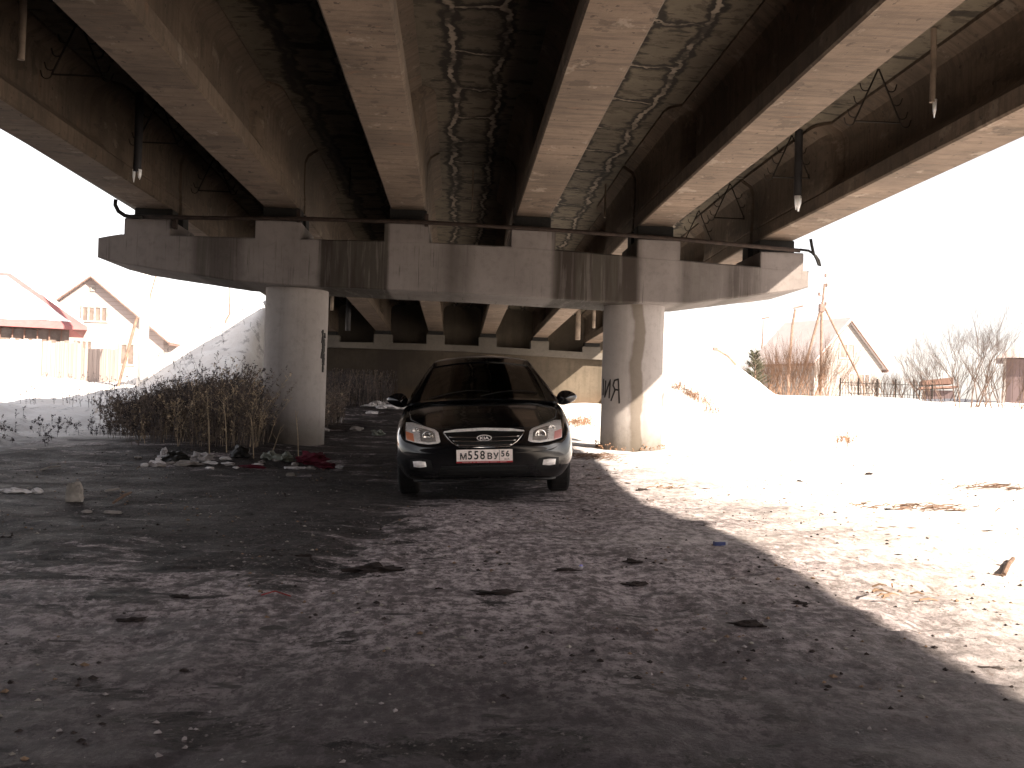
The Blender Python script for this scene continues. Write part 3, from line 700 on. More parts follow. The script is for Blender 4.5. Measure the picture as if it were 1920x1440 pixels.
#   s, centre y, centre z, half width of roof line, drop of z at roof line, belt y, belt z, belt hw
GT = [(0, 1.02, .925, .705, .03, 1.10, .885, .775), (.08, 1.25, 1.03, .68, .035, 1.30, .905, .785), (.16, 1.50, 1.155, .635, .045, 1.48, .91, .79), (.24, 1.75, 1.275, .585, .05, 1.62, .915, .792), (.31, 1.97, 1.365, .535, .055, 1.80, .918, .793),
      (.37, 2.17, 1.413, .525, .055, 2.05, .92, .795), (.48, 2.5, 1.435, .525, .055, 2.4, .925, .795), (.60, 2.9, 1.42, .525, .055, 2.8, .93, .793), (.70, 3.2, 1.37, .54, .05, 3.1, .935, .79),
      (.85, 3.55, 1.19, .60, .05, 3.4, .94, .785), (1.0, 3.86, 1.0, .65, .03, 3.75, .945, .77)]
def gpt(s, t):
    cy, cz, hw, dz, by, bz, bw = interp(GT, s)
    a_ = abs(t)
    if a_ <= 1:   # over the top
        p = Vector((hw*a_, cy+.10*a_*a_*(1 if s < .5 else -1)*(1 if (s < .34 or s > .68) else 0)*.6, cz-dz*a_**2.2))
        if a_ > 0: pass
    else:
        e = Vector((hw, cy+.06*(1 if s < .34 else (-1 if s > .68 else 0)), cz-dz)); b = Vector((bw, by, bz)); u = a_-1
        p = e.lerp(b, u); p.x += .035*math.sin(math.pi*u)
    p.x *= 1 if t >= 0 else -1
    return p
ts = [-2, -1.93, -1.8, -1.5, -1.2, -1.08, -1.0, -.93, -.8, -.5, -.2, 0, .2, .5, .8, .93, 1.0, 1.08, 1.2, 1.5, 1.8, 1.93, 2]
ss_ = [0, .015, .04, .08, .12, .16, .20, .24, .27, .29, .31, .34, .37, .42, .46, .475, .495, .51, .56, .60, .64, .67, .69, .71, .75, .80, .85, .90, .95, .98, 1.0]
shell = MB(); wsm = MB(); bwm = MB(); sidem = {}
P = [[gpt(s, t) for t in ts] for s in ss_]
def kindf(s, t):
    a_ = abs(t)
    if a_ < .94:
        if .015 < s < .30: return 'ws'
        if .71 < s < .97: return 'bw'
        return 'sh'
    if 1.08 < a_ < 1.93:
        if .09 < s < .465: return 'f'+('l' if t < 0 else 'r')
        if .505 < s < .70: return 'r'+('l' if t < 0 else 'r')
    return 'sh'
acc = {}
for i in range(len(ss_)-1):
    for j in range(len(ts)-1):
        k = kindf((ss_[i]+ss_[i+1])/2, (ts[j]+ts[j+1])/2); acc.setdefault(k, []).append([P[i][j], P[i+1][j], P[i+1][j+1], P[i][j+1]])
def solid(quads, name, mat, parent, th, inner=0.0):
    bm = bmesh.new()
    for q in quads: bm.faces.new([bm.verts.new(v) for v in q])
    bmesh.ops.remove_doubles(bm, verts=bm.verts, dist=1e-4)
    bmesh.ops.recalc_face_normals(bm, faces=bm.faces)
    me = bpy.data.meshes.new(name); bm.to_mesh(me); bm.free(); me.materials.append(mat)
    o = bpy.data.objects.new(name, me); S.collection.objects.link(o); o.parent = parent
    md = o.modifiers.new('so', 'SOLIDIFY'); md.thickness = th; md.offset = 0
    bpy.context.view_layer.update(); me2 = bpy.data.meshes.new_from_object(o.evaluated_get(bpy.context.evaluated_depsgraph_get())); o.modifiers.clear(); o.data = me2
    smooth_by_angle(o, 42); return o
solid(acc['sh'], 'roof', M['paint'], car, .022)
wsh = solid(acc['ws'], 'windscreen', M['glass'], car, .004)
solid(acc['bw'], 'rear_window', M['glass'], car, .004)
for k in ('fl', 'fr', 'rl', 'rr'): solid(acc[k], 'side_window', M['glass'], car, .004)
for sx in (-1, 1):   # wipers
    mb = MB(); pts = []
    for i in range(9):
        x = -.55+.62*i/8 if sx < 0 else -.02+.6*i/8; s = .03+.045*math.sin(i/8*2.2); pts.append(gpt(s, x/.69)+Vector((0, -.018, .006)))
    mb.tube(pts, .006, 5); mb.build('wiper', M['plastic'], car)
mb = MB(); q = gpt(.285, -.62); mb.box((q.x-.07, q.y+.01, q.z-.028), (q.x+.06, q.y+.014, q.z-.018)); mb.build('sun_strip_sticker', M['palepink'], car)
# cabin
mb = MB(); mb.box((-.70, 1.22, .84), (.70, 1.75, .93), .04); mb.build('dashboard', M['dash'], car)
for sx in (-1, 1):
    mb = MB(); mb.box((sx*.37-.24, 2.15, .45), (sx*.37+.24, 2.6, .62), .05); mb.box((sx*.37-.23, 2.5, .55), (sx*.37+.23, 2.64, 1.12), .05); mb.box((sx*.37-.12, 2.53, 1.13), (sx*.37+.12, 2.62, 1.30), .035); mb.build('seat', M['seat'], car)
mb = MB(); mb.box((-.62, 3.2, .5), (.62, 3.4, 1.1), .05); mb.build('rear_bench', M['seat'], car)
mb = MB(); mb.tube([Vector((-.37+.18*math.cos(w), 1.86+.06*math.sin(w), .93+.17*math.sin(w))) for w in [2*math.pi*j/24 for j in range(24)]], .014, 6, closed=True)
mb.tube([(-.54, 1.86, .93), (-.2, 1.86, .93)], .016, 5); mb.tube([(-.37, 1.86, .93), (-.37, 1.7, .84)], .02, 5); mb.build('steering_wheel', M['dash'], car)
mb = MB(); q = gpt(.27, 0); mb.box((-.11, q.y+.05, q.z-.11), (.11, q.y+.07, q.z-.05), .012); mb.build('rear_view_mirror', M['plastic'], car)
# mirrors
for sx in (-1, 1):
    bm = bmesh.new(); bmesh.ops.create_uvsphere(bm, u_segments=20, v_segments=12, radius=1)
    for v in bm.verts:
        x, y, z = v.co; zz = z*(.095 if z > 0 else .07)*(1-.28*x*(1)); v.co = Vector((sx*(.905+.112*x), 1.50+.075*y*(1-.2*x), .93+zz*.92+.012*x))
        if y > .55: v.co.y = min(v.co.y, 1.545)
    mb = MB(); mb.bm(bm); mr_ = mb.build('door_mirror', M['paint'], car, smooth=True)
    mb = MB(); mb.tube([(sx*.775, 1.50, .905), (sx*.83, 1.5, .925), (sx*.87, 1.5, .935)], [.035, .028, .03], 8); mb.build('mirror_foot', M['plastic'], mr_, smooth=True)
# wheels
def wheel(x, y, sx):
    r, w = .315, .20; mb = MB(); prof = [(.21, -.09), (.285, -.10), (.305, -.088), (.315, -.07), (.315, .07), (.305, .088), (.285, .10), (.21, .09)]
    n = 48; rg = []
    for k in range(n+1):
        a_ = 2*math.pi*k/n; rg.append([Vector((x+q, y+p_*math.cos(a_)*(1-(0.012 if (k % 2 and p_ > .31) else 0)), .315+p_*math.sin(a_)*(1-(0.012 if (k % 2 and p_ > .31) else 0)))) for p_, q in prof])
    mb.loft(rg, caps=False)
    wh = empty('wheel', (0, 0, 0)); wh.parent = car
    mb.build('tyre', M['tyre'], wh)
    mb = MB(); mb.tube([(x-.08, y, .315), (x+.03*sx, y, .315)], .205, 32)
    for k in range(7):
        a_ = 2*math.pi*k/7; u = Vector((0, math.cos(a_), math.sin(a_))); c = Vector((x+.07*sx, y, .315)); mb.tube([c+u*.03, c+u*.2], [.03, .022], 6)
    mb.tube([(x+.04*sx, y, .315), (x+.09*sx, y, .315)], .04, 12)
    mb.build('rim', M['rim'], wh)
for y in (.86, 3.47):
    for sx in (-1, 1): wheel(sx*.745, y, sx)
mb = MB(); mb.box((-.64, .5, .21), (.64, 4.1, .4)); mb.build('underbody', M['plastic'], car)
for sx in (-1, 1):
    mb = MB(); mb.box((sx*.80-.01, 1.95, .79), (sx*.80+.075, 2.14, .82), .01); mb.build('door_handle', M['paint'], car)
# ------------------------------------------------------------------ vegetation
def veg(name, col, var=.5): 
    return simple(name, col, .9, 0, var, 4)
M['weed'] = veg('dry_weed', (.13, .10, .08)); M['weed_pale'] = veg('pale_stalk', (.36, .28, .19)); M['weed_dark'] = veg('dark_weed', (.060, .050, .050))
M['reed'] = veg('tan_twigs', (.20, .125, .085)); M['twig'] = veg('brown_twigs', (.13, .088, .068)); M['needle'] = veg('pine_needles', (.075, .07, .045)); M['grass'] = veg('dry_grass', (.24, .135, .08))
def weed(mb, x, y, h, lean=.15, head=True, r=.0035, leaves=3):
    z = terr(x, y)-.02; a_ = random.uniform(0, 6.28); l = random.uniform(0, lean)*h
    p = [Vector((x, y, z)), Vector((x+l*.3*math.cos(a_), y+l*.3*math.sin(a_), z+h*.5)), Vector((x+l*math.cos(a_), y+l*math.sin(a_), z+h))]
    mb.tube(p, [r, r*.8, r*.4], 3, cap=False)
    for k in range(leaves):
        t = random.uniform(.3, .98); q = p[0].lerp(p[1], t*2) if t < .5 else p[1].lerp(p[2], t*2-1)
        b = random.uniform(0, 6.28); L = random.uniform(.05, .16)*h**.5; d = Vector((math.cos(b), math.sin(b), random.uniform(.2, 1.4))).normalized()
        e = q+d*L; mb.tube([q, e], [r*.6, r*.3], 3, cap=False)
        w = random.uniform(.006, .02); sv = d.orthogonal().normalized()*w
        for f in (.35, .7, 1.0):
            c = q.lerp(e, f)+Vector((random.uniform(-1, 1), random.uniform(-1, 1), random.uniform(-1, 1)))*.012
            v1 = Vector((random.uniform(-1, 1), random.uniform(-1, 1), random.uniform(-1, 1))).normalized()*w; v2 = v1.orthogonal().normalized()*w*.7
            mb.add([c-v1, c-v2, c+v1, c+v2], [(0, 1, 2, 3)])
    if head:
        c = p[2]
        for k in range(5):
            o_ = Vector((random.uniform(-1, 1)*.014, random.uniform(-1, 1)*.014, random.uniform(-.05, .02))); v1 = Vector((random.uniform(-1, 1), random.uniform(-1, 1), random.uniform(-1, 1))).normalized()*.014; v2 = v1.orthogonal().normalized()*.010
            mb.add([c+o_-v1, c+o_-v2, c+o_+v1, c+o_+v2], [(0, 1, 2, 3)])
random.seed(21); mb = MB(); cnt = 0
while cnt < 8200:
    y = random.uniform(14.6, 27); x = random.uniform(-9.5, -1.2)
    # thicket outline: narrow in front, spreading left and back
    left = -4.9-.34*(y-14.6)+1.0*noi(y*.5, 2); right = -2.9+.0*(y-15)
    if not (left < x < right): continue
    if x > left+.0 and random.random() > ss(left, left+1.6, x)*.9+.1: continue
    if (x+2.7)**2+(y-17.1)**2 < .40: continue
    dens_ = noi(x*.9, y*.9, 8)*.4+.75
    if random.random() > dens_: continue
    h = random.uniform(.4, 1.25)*(.85+.5*noi(x*1.3, y*1.3, 6))*(.55+.45*ss(left, left+2.0, x))*(1 if y < 20 else .85)
    mb.m = 1 if random.random() < (.22 if y < 16.5 else .06) else (2 if random.random() < .45 else 0)
    weed(mb, x, y, h, .55, True, random.uniform(.002, .005), random.randint(5, 9)); cnt += 1
mb.build('dry_weeds', [M['weed'], M['weed_pale'], M['weed_dark']], fix=False, kind='stuff', label='thicket of dry brown weeds beside the left column')
mb = MB(); random.seed(22)
for k in range(1500):
    y = random.uniform(33, 39.4); x = random.uniform(-6, -2.2)
    if random.random() > .9*ss(-1.9, -3.2, x): continue
    mb.m = 0 if random.random() < .7 else 1; weed(mb, x, y, random.uniform(.5, 1.25), .3, True, .008, 4)
mb.build('dry_weeds', [M['weed_dark'], M['weed']], fix=False, kind='stuff', label='dark dead weeds in front of the far abutment wall')
mb = MB(); random.seed(23)
for k in range(420):
    y = random.uniform(26, 40); x = random.uniform(-15, -7.0); 
    if noi(x*.6, y*.6, 4) < .0: continue
    weed(mb, x, y, random.uniform(.2, .55), .4, True, .006, 3)
mb.build('dry_weeds', [M['weed_dark']], fix=False, kind='stuff', label='sparse dark stalks sticking out of the snowy slope')
mb = MB(); random.seed(25)
for k in range(130):
    x = random.uniform(-9.0, -5.4); y = random.uniform(14.2, 21); weed(mb, x, y, random.uniform(.04, .22), .5, True, .004, 3)
mb.build('dry_weeds', [M['weed_dark']], fix=False, kind='stuff', label='low dark weeds poking from the snow bank at left')
# reddish dry grass on the right slope and by the column foot
mb = MB(); random.seed(24)
for k in range(260):
    t = random.random(); p = gp(1262+80*t+random.gauss(0, 6), 722+50*t+random.gauss(0, 5)); weed(mb, p.x, p.y, random.uniform(.12, .4), .8, False, .006, 3)
for k in range(150):
    p = gp(random.gauss(1085, 14), random.gauss(795, 4)); weed(mb, p.x, p.y, random.uniform(.08, .2), .8, False, .005, 3)
for k in range(50):
    w = random.uniform(0, 6.28); x, y = 2.98+.57*math.cos(w), 17.1+.57*math.sin(w); weed(mb, x, y, random.uniform(.05, .14), .6, False, .002, 2)
for k in range(60):
    p = gp(random.gauss(1583, 12), random.gauss(829, 5)); weed(mb, p.x, p.y, random.uniform(.06, .2), .8, False, .005, 3)
mb.build('dry_grass', [M['grass']], fix=False, kind='stuff', label='reddish dry grass showing through the sunlit snow')
# tall single stalks standing before the left column
STK = [(425, 850, 745, 'tall pale stalk at the left edge of the weeds'), (393, 852, 722, 'tall pale stalk second from left among the weeds'), (505, 858, 800, 'slanting twig in front of the left column'), (476, 858, 775, 'thin stalk just left of the left column'), (560, 856, 770, 'thin dry stalk in front of the left column, right half')]
for px, b_, t_, lab in STK:
    p = gp(px, b_); y = p.y; q = at(px+(22 if px == 505 else -6), t_, y); mb = MB(); mb.tube([p-Vector((0, 0, .03)), p.lerp(q, .5)+Vector((.01, 0, 0)), q], [.009, .007, .003], 6)
    for k in range(3):
        c = p.lerp(q, .6+.13*k); mb.tube([c, c+Vector((random.uniform(-.08, .08), random.uniform(-.05, .05), .09))], [.004, .002], 4)
    st_ = mb.build('dry_stalk', M['weed_pale']); tag(st_, lab, 'plant', 'tall dry stalks before the weeds')
def branchy(mb, p, d, L, r, depth, spread=.5, up_=.25, n=2):
    q = p; dd = d.copy(); pts = [p]; k = 3
    for i in range(k):
        dd = (dd+Vector((random.uniform(-1, 1), random.uniform(-1, 1), random.uniform(-.5, 1)*up_*2))*.13).normalized(); q = q+dd*L/k; pts.append(q)
    mb.tube(pts, [r, r*.85, r*.7, r*.5], 4 if r > .012 else 3, cap=False)
    if depth <= 0: return
    for i in range(n+1):
        t = random.uniform(.35, 1); c = pts[0].lerp(pts[-1], t) if i else pts[-1]
        nd = (dd+Vector((random.uniform(-1, 1), random.uniform(-1, 1), random.uniform(-.3, .8)))*spread).normalized()
        branchy(mb, c, nd, L*random.uniform(.55, .8), r*.55, depth-1, spread, up_, n)
def bush(px, py, y, w, h, stems, mat, label, depth=3, seed=1, spread=.4, r=.02, name='bare_bush', fan=.7, group=None, zoff=0):
    random.seed(seed); p = at(px, py, y); z = terr(p.x, y); root = empty(name, (p.x, y, z), label=label, cat='bush', group=group)
    mb = MB()
    for k in range(stems):
        a_ = random.uniform(0, 6.28); rr_ = w*.35*math.sqrt(random.random()); st = Vector((rr_*math.cos(a_), rr_*math.sin(a_)*.6, -.1))
        d = Vector((st.x*fan/w*2.2+random.uniform(-.2, .2), random.uniform(-.3, .3), 1)).normalized(); branchy(mb, st, d, h*random.uniform(.35, .55), r*random.uniform(.6, 1.2), depth, spread)
    mb.build('branches', mat, root, fix=False); return root
bush(1812, 775, 36, 3.0, 2.9, 13, M['twig'], 'big bare bush with spreading branches beside the dark shed', 6, 3, .62, .022, fan=.95)
bush(1765, 760, 42, 2.8, 1.9, 24, M['twig'], 'low dense bare bush left of the big spreading bush', 4, 14, .5, .018)
bush(1880, 768, 33, 2.4, 1.7, 18, M['twig'], 'pale twiggy bush in front of the dark shed', 4, 4, .35, .016)
gI = 'willow thickets at the field edge'
for i, (px, w, h, lab) in enumerate(((1440, 2.0, 1.7, 'low tan thicket just right of the small pine'), (1470, 2.2, 2.4, 'tan willow thicket between the pine and the braced pole'), (1505, 2.4, 2.8, 'tallest tan willow thicket left of the braced pole'), (1542, 2.2, 2.6, 'tan willow thicket around the foot of the braced pole'))):
    bush(px, 752, 47+i*.8, w, h, 38, M['reed'], lab, 3, 30+i, .22, .016, 'bare_thicket', group=gI)
for i, (px, w, lab) in enumerate(((1625, 1.8, 'dark low brush behind the left end of the iron fence'), (1668, 1.8, 'dark low brush behind the middle of the iron fence'), (1712, 1.8, 'dark low brush behind the right end of the iron fence'))):
    bush(px, 755, 53, w, 1.5, 26, M['twig'], lab, 3, 50+i, .5, .018, 'bare_bush', group='low brush behind the iron fence')
bush(300, 700, 22.5, 1.0, .9, 10, M['weed'], 'small dark bush at the left edge of the weeds', 3, 9, .45, .008)
def pine(px, y, h, label):
    p = at(px, 700, y); root = empty('small_pine', (p.x, y, terr(p.x, y)), label=label, cat='tree'); random.seed(8)
    mb = MB(); mb.tube([(0, 0, -.2), (.02, 0, h*.5), (0, 0, h)], [.07, .05, .015], 7); mb.build('trunk', M['twig'], root)
    mb = MB()
    for k in range(90):
        t = random.uniform(.15, 1.0); L = h*.52*(1.12-t*.85)*random.uniform(.6, 1); a_ = random.uniform(0, 6.28); d = Vector((math.cos(a_), math.sin(a_), .35+.5*t)).normalized(); b = Vector((0, 0, h*t))
        e = b+d*L; mb.tube([b, b.lerp(e, .5)-Vector((0, 0, .03)), e], [.02, .014, .006], 4, cap=False)
        for m_ in range(44):
            c = b.lerp(e, random.uniform(.3, 1.05)); nd = (d+Vector((random.uniform(-1, 1), random.uniform(-1, 1), random.uniform(-1, 1)))*.9).normalized(); sd_ = nd.orthogonal().normalized()*.012
            mb.add([c-sd_, c+sd_, c+nd*random.uniform(.07, .14)], [(0, 1, 2)])
    mb.build('crown', M['needle'], root, fix=False)
pine(1415, 46, 1.9, 'small young pine on the snow slope right of the column')
# ------------------------------------------------------------------ houses, fences, poles
def board(name, col, var=.2, vert=True, freq=6.0):
    a = MT(name); v = a.pos(obj=True); X, Y, Z = a.sep(v); h = a.ma('ADD', X, Y) if vert else Z
    fr = a.ma('FRACT', a.ma('MULTIPLY', h, freq)); gap = a.mr(fr, .93, .97); idn = a.noise(a.pos((freq if vert else .1, freq if vert else .1, .15 if vert else freq), obj=True), 1, 2)
    c = a.mix(a.mr(idn, .35, .65), tuple(x*(1-var) for x in col), tuple(min(1, x*(1+var)) for x in col)); a.base(a.mix(gap, c, tuple(x*.35 for x in col))); a.rough(.85); a.bump(gap, -.4, .01) if False else None
    return a.m
M['plaster'] = board('house_cladding', (.37, .32, .305), .02, False, 5); M['roofm'] = simple('faded_roof', (.50, .44, .425), .8, 0, .06, 2); M['dkwood'] = simple('dark_eave', (.21, .14, .12), .8)
M['snowm'] = simple('roof_snow', (.86, .85, .84), .8, 0, .03, 1); M['wfr'] = simple('white_frame', (.34, .31, .29), .6); M['pane'] = simple('window_pane', (.20, .16, .14), .15, 0, .3, 2, spec=.6)
M['fenceb'] = board('pale_fence_boards', (.31, .255, .235), .12, True, 5.5); M['barnw'] = board('brown_barn_boards', (.23, .14, .11), .15, True, 5); M['redroof'] = simple('red_roof_sheet', (.32, .13, .13), .6, 0, .1, 2)
M['whitewall'] = board('white_house_cladding', (.275, .25, .235), .02, False, 5)
M['polec'] = simple('whitewashed_concrete', (.82, .80, .78), .8, 0, .04, 3); M['polew'] = simple('weathered_pole_wood', (.22, .15, .115), .85); M['wire'] = simple('wire', (.25, .18, .15), .6)
M['shedw'] = board('dark_shed_boards', (.13, .095, .095), .2, True, 4)
def window(parent, x0, x1, z0, z1, y, n, sill=True):
    """frame standing 4 cm proud of the wall at y, with panes"""
    fr = MB(); t = .09
    fr.box((x0, y-.05, z0), (x1, y+.02, z0+t)); fr.box((x0, y-.05, z1-t), (x1, y+.02, z1))
    for k in range(n+1):
        x = x0+(x1-x0-t)*k/n; fr.box((x, y-.047, z0+t), (x+t, y+.02, z1-t))
    f = fr.build('window', M['wfr'], parent)
    for k in range(n):
        xa = x0+(x1-x0-t)*k/n+t; xb = x0+(x1-x0-t)*(k+1)/n; mb = MB(); mb.box((xa, y-.012, z0+t), (xb, y-.002, z1-t)); mb.build('pane', M['pane'], f)
def gable(px, y, w_l, w_r, zpk, zl, zr, depth, zb, name, label, wallm, roofm, rz=0, oh=.35):
    p = at(px, 600, y); root = empty(name, (p.x, y, 0), rz, label=label, cat='house')
    mb = MB(); mb.prism([(-w_l, zb), (w_r, zb), (w_r, zr), (0, zpk), (-w_l, zl)], 1, 0, depth); mb.build('wall', wallm, root)
    for sx, w, ze in ((-1, w_l, zl), (1, w_r, zr)):
        sl = (zpk-ze)/w; xe = sx*(w+oh); zee = ze-sl*oh; t = .14
        mb = MB(); mb.prism([(0, zpk+.02), (xe, zee+.02), (xe, zee+.02+t), (0, zpk+.02+t)], 1, -oh, depth+oh); rf = mb.build('roof', roofm, root)
        mb = MB(); mb.prism([(0, zpk-.06), (xe, zee-.06), (xe, zee+.018), (0, zpk+.018)], 1, -oh-.02, -oh+.08); mb.build('barge_board', M['dkwood'], rf)
        mb = MB(); mb.box((xe-.06, -oh+.1, zee-.12), (xe+.03, depth+oh, zee+.015)); mb.build('fascia', M['dkwood'], rf)
    return root
h1 = gable(172, 50, 2.1, 3.45, 6.35, 4.75, 3.55, 8, .6, 'gabled_house', 'pale two-storey house with steep gable and three-part upper window, at left behind the fence', M['plaster'], M['roofm'])
o_ = h1.location.x
def hx(px, y=50): return at(px, 600, y).x-o_
window(h1, hx(152), hx(203), 4.15, 4.95, 0, 4); window(h1, hx(168), hx(177), 5.65, 5.95, 0, 1); window(h1, hx(143), hx(176), 2.55, 3.3, 0, 3); window(h1, hx(226), hx(256), 2.1, 3.2, 0, 2)
# barn with snow on a red roof
pb = at(132, 640, 42); root = empty('snowy_barn', (pb.x, 42, 0), label='long barn at far left, red roof heaped with snow', cat='barn')
mb = MB(); mb.box((-16, 0, .6), (0, 6, 2.75)); mb.build('wall', M['barnw'], root)
mb = MB(); mb.box((-16, .15, 2.753), (-.05, 5.9, 3.3)); mb.build('vent_opening', M['pane'], root)
mb = MB(); random.seed(2); x = -15.9
while x < -.05:
    mb.box((x, -.02, 2.753), (x+.05, .10, 3.28)); x += random.uniform(.22, .5)
mb.build('slats', M['barnw'], root)
mb = MB(); t = .13
pv = [(-16.4, -.5, 3.3), (.6, -.5, 3.3), (.6, 6.5, 3.3), (-16.4, 6.5, 3.3), (-2.4, 3, 5.6), (-16.4, 3, 5.6)]
mb.add([(x, y, z+dz) for dz in (0, t) for x, y, z in pv], [(0, 1, 4, 5), (1, 2, 4), (2, 3, 5, 4), (6, 7, 10, 11), (7, 8, 10), (8, 9, 11, 10), (0, 1, 7, 6), (1, 2, 8, 7), (2, 3, 9, 8), (3, 5, 11, 9), (5, 0, 6, 11)]); root.rotation_euler = (0, 0, R(21)); rf = mb.build('roof', M['redroof'], root)
def snowcap(name, A, B, C, D):
    """snow blanket on the quad A B (eave) C D (ridge)"""
    mb = MB(); A, B, C, D = map(Vector, (A, B, C, D)); n = (B-A).cross(D-A).normalized(); N1, N2 = 36, 12; vv = []
    for j in range(N2+1):
        for i in range(N1+1):
            u, v_ = i/N1, j/N2; p = A.lerp(B, u).lerp(D.lerp(C, u), v_); e = min(1, 6*v_, 6*(1-v_), 6*(1-u), 6*u)
            if i in (0, N1) or j in (0, N2): p = p+(C-B)*.04*noi(u*9, v_*9, 2)
            vv.append(p+n*(.01+.24*math.sqrt(max(0, e))+.04*noi(u*9, v_*3)))
    mb.add(vv, [(j*(N1+1)+i, j*(N1+1)+i+1, (j+1)*(N1+1)+i+1, (j+1)*(N1+1)+i) for j in range(N2) for i in range(N1)]); mb.build(name, M['snowm'], rf, smooth=True)
snowcap('roof_snow', (-16.3, -.25, 3.6), (.0, -.25, 3.6), (-2.5, 2.75, 5.57), (-16.3, 2.75, 5.57))
snowcap('roof_snow', (.5, .1, 3.5), (.5, 6.0, 3.5), (-1.9, 3.1, 5.3), (-1.9, 2.9, 5.3))
# board fence at left
def fence_panel(px0, px1, y, z0, z1, label, mat):
    a_ = at(px0, 680, y); b_ = at(px1, 680, y); root = empty('board_fence', (a_.x, y, 0), label=label, cat='fence', group='board fences along the left yard'); mb = MB(); x = 0; random.seed(int(px1))
    while x < b_.x-a_.x: mb.box((x, 0, z0), (x+.155, .03, z1+random.uniform(-.05, .03))); x += .165
    mb.build('boards', mat, root)
    mb = MB(); mb.box((0, .033, z0+.3), (b_.x-a_.x, .09, z0+.38)); mb.box((0, .033, z1-.35), (b_.x-a_.x, .09, z1-.27)); mb.build('rail', mat, root)
fence_panel(-150, 70, 39.5, .9, 2.75, 'whitish tall board fence at the far left edge', M['polec'])
fence_panel(70, 148, 39.6, .9, 2.7, 'tan board fence below the barn eave', M['fenceb'])
fence_panel(149, 220, 39.8, .9, 2.5, 'tan board fence section nearest the white pole', M['fenceb'])
# white pole with strut at left
py0 = at(267, 700, 37)
root = empty('utility_pole', (py0.x, 37, terr(py0.x, 37)-.1), label='thick white concrete utility pole with diagonal strut left of the weeds', cat='pole')
mb = MB(); mb.tube([(0, 0, 0), (0, 0, 9.2)], [.19, .13], 16); mb.build('post', M['polec'], root, smooth=True)
q = at(222, 697, 36.8); q2 = at(257, 590, 36.9); mb = MB(); mb.tube([Vector((q.x-py0.x, -.2, -.1)), Vector((q2.x-py0.x, -.1, q2.z-terr(py0.x, 37)))], .055, 8); mb.build('strut', M['polew'], root)
q = at(283, 545, 37); q2 = at(296, 500, 37); mb = MB(); mb.tube([Vector((.1, 0, q.z-terr(py0.x, 37)-1.0)), Vector((q.x-py0.x, 0, q.z-terr(py0.x, 37))), Vector((q2.x-py0.x, 0, q2.z-terr(py0.x, 37)))], .025, 6); mb.build('bracket', M['polew'], root)
# thin leaning sapling on the embankment
def polething(name, pts, y, rad, mat, label, cat, group=None):
    P_ = [at(px, py, y) for px, py in pts]; b = P_[0].copy(); b.z = terr(b.x, y)-.1; root = empty(name, b, label=label, cat=cat, group=group)
    mb = MB(); mb.tube([Vector((0, 0, 0))]+[q-b for q in P_[1:]], rad, 6); return root, mb, b
r_, mb, b = polething('thin_sapling', [(418, 612), (424, 600), (431, 588), (430, 535)], 44, [.05, .045, .04, .02], M['polew'], 'thin bent sapling on the embankment above the left snow slope', 'plant'); mb.build('stem', M['polew'], r_)
# braced pole at right
yb = 50; B0 = at(1538, 752, yb); root = empty('braced_utility_pole', (B0.x, yb, terr(B0.x, yb)-.1), label='tall wooden utility pole with splayed legs and insulators before the pale house', cat='pole'); o0 = root.location
mb = MB(); T = at(1541, 572, yb)-o0; TT = at(1546, 532, yb)-o0; mb.tube([Vector((0, 0, 0)), T], .07, 8); mb.build('leg', M['polew'], root)
L1 = at(1505, 690, yb)-o0; L1.z = 0; L1.x = (at(1492, 750, yb)-o0).x; mb = MB(); mb.tube([L1, T], .065, 8); mb.build('leg', M['polew'], root)
L2 = at(1620, 725, yb+.5)-o0; mb = MB(); mb.tube([L2+Vector((0, 0, -.8)), L2, T+Vector((0, 0, .15))], .055, 8); mb.build('leg', M['polew'], root)
mb = MB(); mb.tube([T-Vector((0, 0, .4)), TT], .05, 8); mb.build('mast', M['polew'], root)
for px, py in ((1548, 518), (1550, 536), (1536, 553), (1544, 560), (1548, 571)):
    q = at(px, py, yb)-o0; mb = MB(); mb.tube([Vector((TT.x-.01*(TT.z-q.z), 0, q.z-.05)), Vector((q.x, 0, q.z-.05)), Vector((q.x, 0, q.z+.03))], .02, 5); mb.tube([q+Vector((0, 0, -.02)), q+Vector((0, 0, .12))], .06, 8); mb.build('insulator', M['dkwood'], root)
mb = MB(); q = T; mb.box((q.x-.14, -.12, q.z-.35), (q.x+.12, .12, q.z+.05), .02); mb.build('switch_box', M['dkwood'], root)
for pts, y, rad, lab in (([(1478, 700), (1480, 680), (1486, 610), (1491, 580)], 58, [.09, .08, .07, .06], 'leaning wooden pole behind the willow thicket'), ([(1426, 690), (1426, 670), (1430, 640), (1431, 600)], 70, [.07, .06, .05, .03], 'distant thin pole behind the small pine')):
    r_, mb, b = polething('wooden_pole', pts, y, rad, M['polew'], lab, 'pole'); mb.build('post', M['polew'], r_)
    q = at(pts[-1][0], pts[-1][1]-2, y)-b; mb = MB(); mb.tube([q-Vector((.1, 0, 0)), q+Vector((.45, 0, .15))], .05, 6); mb.build('crossarm', M['dkwood'], r_)
r_, mb, b = polething('bent_lamp_post', [(1395, 712), (1378, 682), (1365, 668), (1343, 655)], 44, [.06, .05, .045, .04], M['polew'], 'dark bent lamp post leaning out of the slope left of the pine', 'lamp post'); mb.build('post', M['polew'], r_)
q = at(1342, 654, 44)-b; mb = MB(); mb.box((q.x-.12, q.y-.06, q.z-.08), (q.x+.08, q.y+.06, q.z+.06), .02); mb.build('lamp_head', M['dkwood'], r_)
w0 = at(1290, 556, 18.5); w1 = at(1541, 553, yb); mb = MB(); mb.tube([w0.lerp(w1, i/12)-Vector((0, 0, .25*math.sin(math.pi*i/12))) for i in range(13)], .012, 5); tag(mb.build('overhead_wire', M['wire']), 'thin overhead wire running from the pier to the braced pole', 'wire')
